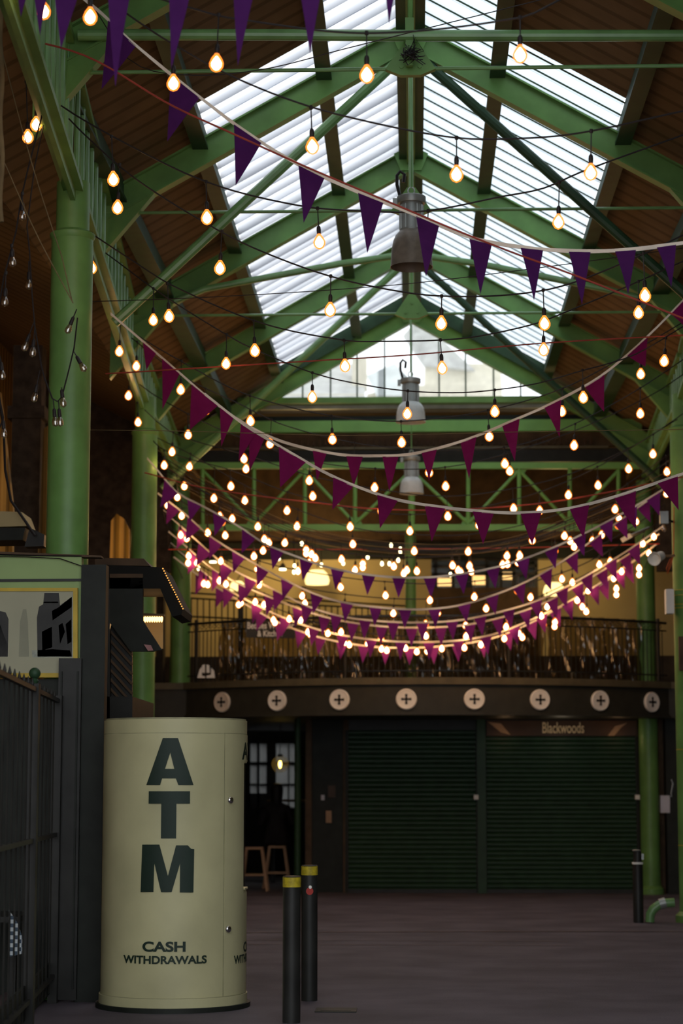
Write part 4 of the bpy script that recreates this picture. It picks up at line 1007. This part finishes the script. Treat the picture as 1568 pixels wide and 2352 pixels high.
# vertical dark piers in the aisle
for l_, px, Y, w_ in (('dark vertical pier in the aisle left of the thick column', 60, 24.6, .35), ('dark pier seen between the two left columns', 262, 33, .45), ('dark pier in the aisle right of the second column', 372, 34.0, .12)):
    c = P(px, 1000, Y); g = MB(); g.box((c.x-w_/2, Y, 0), (c.x+w_/2, Y+.3, 6.9)); g.box((c.x-w_/2-.05, Y-.05, 6.0), (c.x+w_/2+.05, Y+.35, 6.15)); g.build('aisle_pier', M['brick']); tag(bpy.context.scene.collection.objects[-1], l_, 'pier', 'dark aisle piers')

# ------------------------------------------------------------------ string lights
GL = [(.012, .004), (.016, -.006), (.033, -.030), (.044, -.058), (.042, -.080), (.028, -.102), (.004, -.114)]
bm_core = MB().use(M['bulb']).lathe(GL, (0, 0, 0), 12).use(M['core']).lathe([(.004, -.016), (.018, -.034), (.031, -.058), (.029, -.078), (.017, -.094), (.003, -.102)], (0, 0, 0), 10).mesh('bulb', None, True)
bm_far = MB().lathe([(.008, .004), (.02, -.02), (.024, -.042), (.015, -.062), (.003, -.068)], (0, 0, 0), 10).mesh('bulb', M['faint'], True)
bm_off = MB().lathe([(.010, .004), (.020, -.02), (.025, -.04), (.022, -.06), (.004, -.072)], (0, 0, 0), 12).mesh('bulb', M['unlit'], True)
def fit(pts, deg):
    """least squares polynomial y(x), x scaled"""
    n = deg+1; A = [[0]*(n+1) for _ in range(n)]
    for x_, y_ in pts:
        u = (x_-900)/500.
        for i in range(n):
            for j in range(n): A[i][j] += u**(i+j)
            A[i][n] += y_*u**i
    for i in range(n):
        p = max(range(i, n), key=lambda r_: abs(A[r_][i])); A[i], A[p] = A[p], A[i]
        for r_ in range(n):
            if r_ != i and A[i][i]:
                f_ = A[r_][i]/A[i][i]
                for c3 in range(i, n+1): A[r_][c3] -= f_*A[i][c3]
    co = [A[i][n]/A[i][i] for i in range(n)]
    return lambda x_: sum(c3*((x_-900)/500.)**i for i, c3 in enumerate(co))
def interp(pts):
    """smooth (Catmull-Rom) y(x) through measured points, straight beyond them"""
    pts = sorted(pts)
    def f_(x_):
        if x_ <= pts[0][0]: a, b4 = pts[0], pts[1]; return a[1]+(x_-a[0])*(b4[1]-a[1])/(b4[0]-a[0])
        if x_ >= pts[-1][0]: a, b4 = pts[-2], pts[-1]; return b4[1]+(x_-b4[0])*(b4[1]-a[1])/(b4[0]-a[0])
        for i in range(len(pts)-1):
            if pts[i][0] <= x_ <= pts[i+1][0]: break
        p0 = pts[max(i-1, 0)]; p1 = pts[i]; p2 = pts[i+1]; p3 = pts[min(i+2, len(pts)-1)]
        h_ = p2[0]-p1[0]; u = (x_-p1[0])/h_
        m1 = (p2[1]-p0[1])/(p2[0]-p0[0])*h_; m2 = (p3[1]-p1[1])/(p3[0]-p1[0])*h_
        return (2*u**3-3*u*u+1)*p1[1]+(u**3-2*u*u+u)*m1+(-2*u**3+3*u*u)*p2[1]+(u**3-u*u)*m2
    return f_
rs = random.Random(11)
ANCH = []
def ends(Y, f_):
    """px where the line meets the arcades at depth Y (hung from the arcade, or carried out of frame)"""
    a = -700; c4 = 2300
    for px in range(-700, 800, 6):
        if P(px, f_(px), Y).x >= XL(Y)+.05: a = px; break
    for px in range(2300, 900, -6):
        if P(px, f_(px), Y).x <= XR(Y)-.05: c4 = px; break
    return a, c4
def string(label, Y, pts, bulbs, kind='lit', drop=.2, rad=.0065, span=None):
    f_ = interp(pts); a, c4 = span or ends(Y, f_)
    if Y > 25.7 and not span: ANCH.append((P(a, f_(a), Y), P(c4, f_(c4), Y)))
    t = thing('string_light', label, 'string lights', P(a, f_(a), Y), 'strings of festoon bulbs across the hall')
    n = max(8, int((c4-a)/28)); MB().tube([P(a+(c4-a)*i/n, f_(a+(c4-a)*i/n), Y) for i in range(n+1)], rad, 6).build('cable', M['wire'], t)
    for bx_, by_ in bulbs:
        k2 = 4800/Y; cy_ = f_(bx_); top = P(bx_+rs.uniform(-5, 5)*14/Y, cy_, Y); c = P(bx_, by_, Y)
        d = c-top; L = d.length
        if L < .1 or c.z > top.z: top = c+Vector((rs.uniform(-.02, .02), 0, .12)); d = c-top; L = d.length
        d.normalize(); Ls = max(.05, L-.05)                    # holder length; the bulb hangs from its end
        g = MB(); g.tube([(0, 0, 0), (0, 0, -(Ls-.055))], .0045, 5); g.lathe([(.008, -(Ls-.06)), (.014, -(Ls-.05)), (.016, -(Ls-.03)), (.014, -Ls)], (0, 0, 0), 10)
        g.lathe([(.011, -.012), (.013, 0), (.011, .012)], (0, 0, 0), 8)
        me = g.mesh('lamp_holder', M['wire'], True); h_ = bpy.data.objects.new('lamp_holder', me); COL.objects.link(h_)
        h_.parent = t; h_.location = top-Vector(t.location)
        h_.rotation_mode = 'QUATERNION'; h_.rotation_quaternion = Vector((0, 0, -1)).rotation_difference(d)
        bo = bpy.data.objects.new('bulb', {'lit': bm_core, 'far': bm_far, 'off': bm_off}[kind]); COL.objects.link(bo)
        bo.parent = h_; bo.location = (0, 0, -Ls)
    return t
string('topmost lit bulb string, sagging across the top edge of the picture', 12.0, [(-60, -60), (0, -45), (100, -70), (207, -50), (450, 22), (530, 42), (842, 76), (1198, 40), (1284, 0), (1500, -100)], [(100, 22), (207, 35), (497, 142), (842, 168), (1194, 122)])
string('lit bulb string crossing the rooflights above the nearest hanging lamp, second from top', 13.0, [(200, -50), (250, 0), (350, 72), (420, 115), (500, 160), (645, 222), (784, 265), (1034, 315), (1194, 318), (1334, 305), (1568, 255)], [(398, 188), (717, 333), (1048, 397), (1356, 393)])
string('lit bulb string level with the cap of the nearest hanging lamp', 14.6, [(0, 120), (115, 225), (280, 325), (480, 420), (685, 472), (820, 484), (974, 485), (1149, 452), (1249, 432), (1334, 395), (1568, 310)], [(83, 283), (260, 409), (475, 497), (733, 553), (980, 553), (1282, 507)])
string('lit bulb string just below the nearest hanging lamp shade', 15.3, [(0, 145), (100, 215), (200, 315), (310, 410), (485, 520), (600, 577), (767, 637), (940, 673), (1050, 681), (1182, 676), (1294, 656), (1440, 600), (1568, 540)], [(64, 312), (160, 586-90), (270, 474), (505, 613), (758, 709), (1013, 740), (1250, 740), (1481, 676)][0:1]+[(270, 474), (505, 613), (758, 709), (1013, 740), (1250, 740), (1481, 676)])
string('lit bulb string over the apex of the gable window', 17.0, [(200, 530), (306, 600), (398, 657), (600, 742), (795, 782), (883, 784), (1013, 781), (1100, 772), (1228, 744), (1281, 724), (1440, 658), (1568, 600)], [(211, 613), (388, 724), (585, 803), (792, 838), (1015, 843), (1248, 801), (1466, 716)])
string('lit bulb string across the foot of the gable window', 18.8, [(160, 520), (268, 600), (367, 673), (532, 776), (603, 811), (729, 860), (841, 885), (936, 898), (1050, 902), (1133, 896), (1232, 881), (1327, 854), (1456, 815), (1568, 750)], [(160, 586), (352, 733), (519, 833), (717, 910), (935, 948), (1136, 943), (1339, 911), (1525, 827)])
string('lit bulb string crossing in front of the plain green cross beam', 20.8, [(182, 669), (295, 757), (430, 838), (550, 900), (660, 934), (760, 955), (859, 966), (953, 966), (1110, 945), (1297, 890), (1471, 797), (1568, 740)], [(172, 723), (274, 805), (415, 893), (575, 965), (763, 1007), (922, 1014), (1123, 1000), (1290, 943), (1471, 857)])
string('lit bulb string sagging to the dark band below the cross beam', 22.4, [(215, 700), (313, 785), (420, 865), (550, 928), (645, 974), (810, 1017), (922, 1030), (1040, 1034), (1192, 1022), (1318, 974), (1456, 900), (1568, 826)], [(313, 839), (473, 940), (620, 1017), (812, 1065), (985, 1083), (1159, 1063), (1318, 1021), (1470, 948)])
string('lit bulb string level with the top chord of the cross lattice', 24.0, [(240, 760), (295, 860), (430, 950), (560, 1008), (710, 1058), (860, 1076), (1023, 1073), (1170, 1040), (1320, 990), (1499, 1000-5), (1568, 950)][:8]+[(1330, 985), (1500, 905), (1568, 860)], [(295, 907), (432, 997), (560, 1052), (710, 1102), (860, 1118), (1023, 1115), (1170, 1080)])
string('lit bulb string crossing the upper half of the cross lattice', 25.0, [(270, 860), (317, 925), (395, 993), (565, 1045), (718, 1094), (875, 1125), (1028, 1140), (1179, 1122), (1305, 1090), (1443, 1030), (1499, 998), (1568, 950)], [(317, 968), (395, 1036), (565, 1075), (718, 1138), (875, 1171), (1028, 1184), (1179, 1166), (1305, 1135), (1443, 1075), (1499, 1041)])
string('lit bulb string just above the bottom chord of the cross lattice', 25.6, [(340, 1000), (377, 1035), (530, 1080), (659, 1130), (804, 1168), (941, 1182), (1099, 1166), (1239, 1130), (1373, 1072), (1560, 960)], [(377, 1067), (530, 1115), (659, 1171), (804, 1208), (941, 1218), (1099, 1204), (1239, 1171), (1373, 1113), (1560, 1000)])
string('lit bulb string just below the bottom chord of the cross lattice', 26.2, [(370, 1010), (435, 1042), (562, 1115), (682, 1170), (810, 1212), (951, 1228), (1075, 1228), (1222, 1200), (1332, 1162), (1412, 1130), (1540, 1040)], [(435, 1070), (491, 1143), (562, 1148), (682, 1207), (810, 1248), (951, 1264), (1075, 1265), (1222, 1239), (1332, 1200), (1412, 1168), (1443, 1141), (1531, 1082)])
LO = [(423, 1115), (407, 1140), (385, 1159), (417, 1183), (505, 1184), (510, 1197), (533, 1190), (477, 1222), (592, 1208), (517, 1228), (415, 1227), (429, 1235), (607, 1237), (617, 1245), (654, 1245), (604, 1263), (583, 1276), (433, 1275), (432, 1291), (452, 1291), (507, 1287), (591, 1305), (596, 1331), (595, 1342), (703, 1261), (703, 1269), (715, 1271), (724, 1280), (710, 1291), (684, 1310), (784, 1283), (815, 1307), (833, 1293), (833, 1301), (904, 1299), (934, 1308), (927, 1315), (957, 1310), (1039, 1297), (1052, 1308), (1057, 1312), (1078, 1298), (1082, 1311), (1164, 1275), (1154, 1295), (1165, 1294), (1189, 1290), (1193, 1274), (1530, 1132), (1558, 1141), (1547, 1070), (1421, 1189), (1419, 1205), (1460, 1196), (1381, 1227), (1360, 1241), (1296, 1229), (1309, 1241), (1318, 1254), (1274, 1263), (1268, 1273), (1501, 1231), (1476, 1247), (1490, 1269), (1376, 1295), (1401, 1288), (1467, 1303), (1467, 1318), (1427, 1311), (1290, 1328), (1314, 1336), (1409, 1327), (1415, 1350), (1415, 1364), (504, 1332), (519, 1340), (468, 1339), (477, 1341), (548, 1387), (553, 1383), (586, 1381), (606, 1387), (628, 1422), (631, 1428), (664, 1420), (690, 1423), (707, 1450), (713, 1456), (753, 1453), (694, 1367), (700, 1384), (782, 1347), (791, 1393), (783, 1450), (791, 1474), (802, 1479), (844, 1476), (875, 1465), (876, 1489), (888, 1492), (931, 1487), (957, 1495), (903, 1407), (885, 1366), (987, 1377), (1005, 1406), (1089, 1369), (1116, 1396), (1188, 1355), (1218, 1370), (1256, 1392), (1069, 1435), (1070, 1460), (1066, 1486), (978, 1459), (977, 1432), (981, 1494), (1014, 1488), (1104, 1479), (1117, 1480), (1162, 1438), (1158, 1465), (1168, 1420), (1191, 1453), (1199, 1462), (1243, 1413), (1248, 1433), (1274, 1427), (1273, 1437), (1325, 1377), (1337, 1392), (1346, 1403), (1350, 1355)]
FC = [('lit bulb string just under the lowest lattice chord, sagging over the gallery ceiling', 27.0, [(350, 1050), (420, 1100), (610, 1205), (780, 1252), (930, 1264), (1080, 1258), (1200, 1235), (1400, 1150), (1560, 1040)]),
      ('lit bulb string above the highest white bunting tape of the far group', 27.6, [(380, 1120), (430, 1160), (610, 1228), (780, 1268), (930, 1280), (1080, 1272), (1200, 1246), (1400, 1165), (1540, 1085)]),
      ('lit bulb string across the cream wall above the gallery railing', 28.2, [(390, 1185), (430, 1215), (600, 1290), (782, 1325), (885, 1336), (987, 1341), (1089, 1335), (1188, 1322), (1290, 1292), (1420, 1230), (1540, 1150)]),
      ('lit bulb string just above the top of the gallery railing', 28.8, [(395, 1215), (432, 1245), (600, 1320), (700, 1350), (791, 1365), (903, 1375), (1005, 1375), (1116, 1364), (1218, 1338), (1330, 1300), (1470, 1225), (1550, 1180)]),
      ('lit bulb string crossing the railing height of the gallery', 29.4, [(400, 1255), (470, 1305), (600, 1360), (690, 1392), (783, 1418), (875, 1430), (975, 1430), (1069, 1412), (1162, 1402), (1256, 1362), (1400, 1290), (1500, 1225)]),
      ('lowest lit bulb string, sagging in front of the gallery curtains', 29.9, [(405, 1265), (470, 1316), (550, 1362), (628, 1395), (710, 1425), (795, 1447), (880, 1458), (960, 1462), (1040, 1458), (1115, 1446), (1195, 1425), (1274, 1395), (1346, 1365), (1415, 1315), (1500, 1250)])]
buckets = [[] for _ in FC]; fns = [interp(c5[2]) for c5 in FC]
for bx_, by_ in LO:
    best = min(range(len(FC)), key=lambda i: abs(by_-(fns[i](bx_)+.2*4800/FC[i][1]))+(200 if by_ < fns[i](bx_)+12 else 0))
    buckets[best].append((bx_, by_))
for (l_, Y, pts), bb in zip(FC, buckets): string(l_, Y, pts, bb, rad=.008)
# smaller pale bulbs hanging inside the gallery
string('string of small pale bulbs inside the gallery, in front of the cream wall', 33.4, [(400, 1290), (600, 1262), (693, 1232), (784, 1260), (850, 1268), (914, 1270), (1000, 1275), (1300, 1285), (1500, 1260)], [(441, 1306), (456, 1308), (640, 1285), (676, 1302), (675, 1316), (684, 1310), (693, 1251), (738, 1300), (788, 1296), (844, 1282), (877, 1297), (894, 1297), (914, 1289), (898, 1255), (919, 1262), (919, 1269), (1034, 1322), (750, 1439), (745, 1445)][:17], 'far', span=(380, 1500))
# unlit strings at the left edge
string('unlit bulb string hanging steeply at the far left edge', 14.2, [(-5, 720), (8, 640), (35, 540), (52, 440), (106, 228)], [(51, 500), (29, 606), (11, 697)], 'off', span=(-5, 106))
def ustring(label, Y, path, bulbs):
    t = thing('string_light', label, 'string lights', P(path[0][0], path[0][1], Y), 'unlit bulb strings at the left')
    MB().tube([P(x_, y_, Y) for x_, y_ in path], .006, 6).build('cable', M['wire'], t)
    for (tx, ty), (bx_, by_) in bulbs:
        top, c = P(tx, ty, Y), P(bx_, by_, Y); d = c-top; L = d.length; d.normalize(); Ls = max(.05, L-.04)
        g = MB(); g.tube([(0, 0, 0), (0, 0, -(Ls-.04))], .0045, 5); g.lathe([(.008, -(Ls-.06)), (.013, -(Ls-.05)), (.015, -Ls)], (0, 0, 0), 10)
        h_ = bpy.data.objects.new('lamp_holder', g.mesh('lamp_holder', M['wire'], True)); COL.objects.link(h_); h_.parent = t; h_.location = top-Vector(t.location)
        h_.rotation_mode = 'QUATERNION'; h_.rotation_quaternion = Vector((0, 0, -1)).rotation_difference(d)
        bo = bpy.data.objects.new('bulb', bm_off); COL.objects.link(bo); bo.parent = h_; bo.location = (0, 0, -Ls)
ustring('unlit bulb string looping down beside and across the thick left column', 14.6, [(112, 232), (80, 380), (62, 520), (68, 580), (74, 680), (80, 750), (95, 840), (102, 868), (120, 915), (132, 922), (142, 912), (158, 850), (170, 800), (178, 730)],
        [((66, 600), (66, 655)), ((78, 740), (57, 797)), ((80, 752), (75, 810)), ((92, 850), (79, 914)), ((122, 917), (127, 970)), ((134, 920), (138, 970)), ((141, 890), (145, 926)), ((168, 805), (191, 845)), ((176, 710), (157, 757))])
ustring('unlit bulb string partly cut by the left picture edge, lowest of the three', 14.8, [(-10, 780), (2, 830), (-4, 900), (8, 960), (-8, 1000)], [((2, 825), (5, 863)), ((7, 955), (9, 997)), ((-8, 460), (1, 490))][:2])

# ------------------------------------------------------------------ bunting
def flag_mesh(a, b5, tip, parent, m, Y):
    """pennant: thin cloth with slight curl; a,b5 top corners, tip point (world)"""
    n = 6; vs = []; th = Vector((0, .0015, 0)); mid = (a+b5)/2; curl = rs.uniform(-.03, .03)
    g = MB()
    for side in (-1, 1):
        for i in range(n+1):
            u = i/n; L_, R_ = a.lerp(tip, u), b5.lerp(tip, u)
            off = Vector((0, curl*math.sin(u*PI)*1.2+side*.0015, 0))
            vs += [L_+off, R_+off]
    k2 = 2*(n+1); fs = []
    for s_ in (0, k2):
        for i in range(n): fs.append((s_+2*i, s_+2*i+1, s_+2*i+3, s_+2*i+2))
    for i in range(n): fs.append((2*i, 2*i+2, k2+2*i+2, k2+2*i)); fs.append((2*i+1, 2*i+3, k2+2*i+3, k2+2*i+1))
    fs.append((0, 1, k2+1, k2))
    g.add(vs, fs); return g.build('pennant', m, parent)
def bunting(label, Y, pts, flags, m='flag', tapew=.028, span=None):
    f_ = interp(pts); a, c4 = span or ends(Y, f_)
    if Y > 25.7 and not span: ANCH.append((P(a, f_(a), Y), P(c4, f_(c4), Y)))
    t = thing('bunting', label, 'bunting', P(a, f_(a), Y), 'purple bunting garlands across the hall')
    g = MB(); n = max(10, int((c4-a)/22)); P_ = [P(a+(c4-a)*i/n, f_(a+(c4-a)*i/n), Y) for i in range(n+1)]
    vs = []
    for i, p in enumerate(P_):
        tw = .35*math.sin(i*.9); hz = Vector((0, math.sin(tw), math.cos(tw)))*tapew/2
        vs += [p+hz+Vector((0, -.002, 0)), p-hz+Vector((0, -.002, 0)), p-hz+Vector((0, .002, 0)), p+hz+Vector((0, .002, 0))]
    fs = [(4*i+k2, 4*i+(k2+1) % 4, 4*i+4+(k2+1) % 4, 4*i+4+k2) for i in range(n) for k2 in range(4)]
    g.add(vs, fs); g.build('tape', M['tape'], t)
    for fl in flags:
        if len(fl) == 4: xa, xb, tx, ty = fl
        else:
            xc, w_, l_ = fl; xa, xb = xc-w_/2, xc+w_/2; s_ = (f_(xb)-f_(xa))/(xb-xa); tx = xc-s_*l_*.5; ty = f_(xc)+l_
        flag_mesh(P(xa, f_(xa)+2, Y-.004), P(xb, f_(xb)+2, Y-.004), P(tx, ty, Y), t, M[m], Y)
    return t
bunting('nearest purple bunting, only its pennant tips hanging into the top left of the picture', 11.2, [(-60, -140), (100, -60), (400, -75), (700, -60), (950, -55), (1200, -80)],
        [(35, 85, 48, 40), (72, 120, 92, 82), (120, 195, 140, 112), (245, 310, 265, 200), (385, 450, 393, 158), (533, 595, 546, 152), (683, 745, 712, 126), (880, 915, 893, 58)], "flag")
bunting('large purple bunting sagging from the top left across the hanging lamp to the right edge', 13.9, [(150, -35), (230, 28), (290, 85), (385, 165), (470, 232), (560, 300), (680, 375), (784, 425), (950, 492), (1080, 545), (1200, 568), (1330, 577), (1450, 573), (1568, 558)],
        [(248, 312, 233, 205), (392, 458, 384, 325), (537, 600, 541, 426), (685, 745, 697, 512), (822, 880, 843, 582), (955, 1008, 978, 636), (1077, 1130, 1103, 676), (1195, 1247, 1226, 691), (1306, 1356, 1336, 700), (1412, 1460, 1442, 676), (1508, 1552, 1541, 660)])
bunting('plum bunting in a deep curve from the left lattice to the upper right edge', 19.5, [(300, 760), (335, 790), (430, 872), (480, 915), (560, 972), (650, 1015), (780, 1044), (860, 1047), (950, 1042), (1070, 1010), (1180, 965), (1270, 925), (1370, 870), (1440, 815), (1510, 750), (1568, 690)],
        [(328, 358, 336, 850), (372, 412, 373, 940), (440, 500, 436, 988), (505, 537, 508, 1026), (553, 590, 548, 1060), (572, 610, 572, 1085), (718, 750, 728, 1105), (795, 833, 812, 1118), (878, 915, 894, 1130), (968, 1003, 985, 1105), (1057, 1094, 1077, 1100), (1153, 1193, 1182, 1060), (1250, 1288, 1285, 1005), (1343, 1388, 1387, 946), (1440, 1487, 1482, 842), (1540, 1580, 1580, 760)], 'flagred')
bunting('plum bunting dropping from the left lattice to the lower right edge', 18.2, [(470, 905), (560, 975), (620, 1012), (680, 1047), (740, 1082), (800, 1110), (900, 1145), (1000, 1163), (1100, 1174), (1180, 1178), (1250, 1175), (1330, 1163), (1430, 1135), (1568, 1088)],
        [(640, 702, 643, 1120), (765, 812, 763, 1171), (866, 913, 872, 1214), (975, 1022, 991, 1244), (1085, 1134, 1109, 1250), (1195, 1243, 1222, 1252), (1308, 1353, 1340, 1237), (1410, 1460, 1457, 1212), (1510, 1556, 1558, 1172)], 'flagred', span=(470, 1640))
xs_ = lambda a, s_, n: [a+s_*i for i in range(n)]
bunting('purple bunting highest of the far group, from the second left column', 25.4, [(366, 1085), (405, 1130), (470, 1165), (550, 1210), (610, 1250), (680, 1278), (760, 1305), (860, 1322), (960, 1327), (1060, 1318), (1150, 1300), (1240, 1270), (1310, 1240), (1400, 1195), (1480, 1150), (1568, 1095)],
        [(x_, 31, 47) for x_ in (393, 446, 505, 571, 635, 703, 775, 846, 916, 988, 1061, 1132, 1200, 1266, 1330, 1392, 1447, 1500)], 'flaglit')
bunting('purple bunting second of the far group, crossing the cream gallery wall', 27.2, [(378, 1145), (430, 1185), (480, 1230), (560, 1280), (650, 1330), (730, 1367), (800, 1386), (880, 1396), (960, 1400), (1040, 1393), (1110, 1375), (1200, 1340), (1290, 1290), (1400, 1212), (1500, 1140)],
        [(x_, 29, 44) for x_ in (398, 445, 495, 548, 602, 660, 727, 796, 862, 930, 998, 1066, 1130, 1192, 1253, 1312, 1368, 1425, 1478)], 'flaglit')
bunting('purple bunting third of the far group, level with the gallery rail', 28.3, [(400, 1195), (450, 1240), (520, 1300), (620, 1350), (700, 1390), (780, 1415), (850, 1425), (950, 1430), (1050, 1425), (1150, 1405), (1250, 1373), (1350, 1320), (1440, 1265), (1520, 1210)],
        [(x_, 28, 44) for x_ in (425, 470, 520, 575, 640, 705, 772, 838, 903, 970, 1038, 1103, 1168, 1230, 1290, 1347, 1402, 1455)], 'flaglit')
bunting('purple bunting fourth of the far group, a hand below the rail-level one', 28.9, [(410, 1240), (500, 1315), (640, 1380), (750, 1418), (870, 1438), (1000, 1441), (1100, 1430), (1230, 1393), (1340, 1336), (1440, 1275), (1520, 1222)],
        [(x_, 27, 44) for x_ in (450, 500, 560, 620, 685, 745, 810, 876, 945, 1012, 1078, 1143, 1206, 1268, 1326, 1382, 1436)], 'flaglit')
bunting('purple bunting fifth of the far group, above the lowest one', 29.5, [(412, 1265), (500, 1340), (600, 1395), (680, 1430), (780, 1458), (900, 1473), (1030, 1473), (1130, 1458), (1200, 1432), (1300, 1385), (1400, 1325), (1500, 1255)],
        [(x_, 26, 42) for x_ in (470, 525, 590, 655, 720, 786, 852, 920, 985, 1052, 1116, 1180, 1243, 1303, 1362, 1420)], 'flaglit')
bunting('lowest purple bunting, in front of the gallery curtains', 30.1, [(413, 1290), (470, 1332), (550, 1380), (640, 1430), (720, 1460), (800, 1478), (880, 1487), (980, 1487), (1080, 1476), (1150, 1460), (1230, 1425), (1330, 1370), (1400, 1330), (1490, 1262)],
        [(x_, 26, 40) for x_ in (462, 508, 600, 645, 690, 735, 785, 835, 885, 940, 995, 1050, 1108, 1165, 1220, 1275, 1330, 1385, 1440)], 'flaglit')

# plain cords and wires
def cord(label, Y, pts, m, rad, cat='cord', span=None):
    f_ = interp(pts); a, c4 = span or ends(Y, f_)
    if Y > 25.7 and not span: ANCH.append((P(a, f_(a), Y), P(c4, f_(c4), Y)))
    n = max(8, int(abs(c4-a)/30))
    g = MB(); g.tube([P(a+(c4-a)*i/n, f_(a+(c4-a)*i/n), Y) for i in range(n+1)], rad, 6)
    return tag(g.build('cord' if cat == 'cord' else 'wire', M[m]), label, cat)
cord('thick red cord from the left edge down across the rooflights', 13.6, [(-60, 50), (0, 75), (200, 130), (390, 240), (530, 305), (700, 382), (860, 450), (1050, 530), (1190, 585), (1300, 625), (1440, 680), (1640, 760)], 'redcord', .007)
cord('straight red cord crossing the foot of the gable window', 19.0, [(-60, 868), (210, 860), (430, 847), (700, 830), (945, 815), (1250, 788), (1640, 766)], 'redcord', .007)
cord('red cord sagging across the middle of the cross lattice', 25.2, [(385, 1100), (440, 1115), (560, 1135), (700, 1152), (850, 1168), (1000, 1172), (1100, 1168), (1250, 1155), (1400, 1130), (1560, 1097)], 'redcord', .009)
cord('lowest red cord, just above the gallery bulbs', 29.0, [(420, 1262), (700, 1262), (950, 1261), (1200, 1258), (1480, 1250)], 'redcord', .009)
for i in range(7):
    cord('thin wire number of a bundle sagging over the gallery ceiling'.replace('number', ['uppermost', 'second', 'third', 'fourth', 'fifth', 'sixth', 'lowest'][i]), 25.9+i*.25, [(372, 1040+i*9), (520, 1130+i*7), (700, 1212+i*5), (930, 1248+i*4), (1150, 1240+i*4), (1350, 1170+i*6), (1560, 1070+i*8)], 'wire' if i % 3 else 'twine', .005, 'wire')
cord('thin dark wire crossing the picture high up beneath the first tie rod', 14.4, [(230, 40), (300, 140), (420, 172), (600, 160), (800, 110)], 'wire', .004, 'wire')
cord('thin wire crossing below the third bulb string', 17.6, [(-60, 700), (450, 684), (900, 655), (1200, 620), (1640, 560)], 'wire', .004, 'wire')
cord('thin wire running level below the thick column top', 17.0, [(-60, 985), (400, 990), (800, 1000), (1200, 992), (1640, 985)], 'twine', .003, 'wire')
cord('pale twine slanting from the left edge down to the thick column', 14.0, [(0, 100), (60, 330), (105, 480), (145, 600), (165, 690)], 'twine', .004, span=(-20, 165))
cord('second pale twine slanting from the left edge, lower', 13.6, [(-10, 330), (0, 350), (80, 530), (170, 700)], 'twine', .004, span=(-30, 168))
g = MB(); g.tube([P(3+3*math.sin(i), -60+i*30, 13.2) for i in range(20)], .016, 7); tag(g.build('hanging_rope', M['twine']), 'coarse rope hanging straight down at the left picture edge', 'rope')

for k2, l_ in ((0, 'support wire along the left arcade between the second column and the gallery column'), (1, 'support wire along the right arcade between the edge column and the gallery column')):
    pts = sorted([a[k2] for a in ANCH], key=lambda p: p.y); s_ = -1 if k2 == 0 else 1
    pts = [Vector((s_*3.3, 25.72, pts[0].z+.1))]+pts+[Vector((s_*3.58, 32.3, pts[-1].z-.1))]
    g = MB(); g.tube(pts, .007, 6); tag(g.build('support_wire', M['wire']), l_, 'wire')
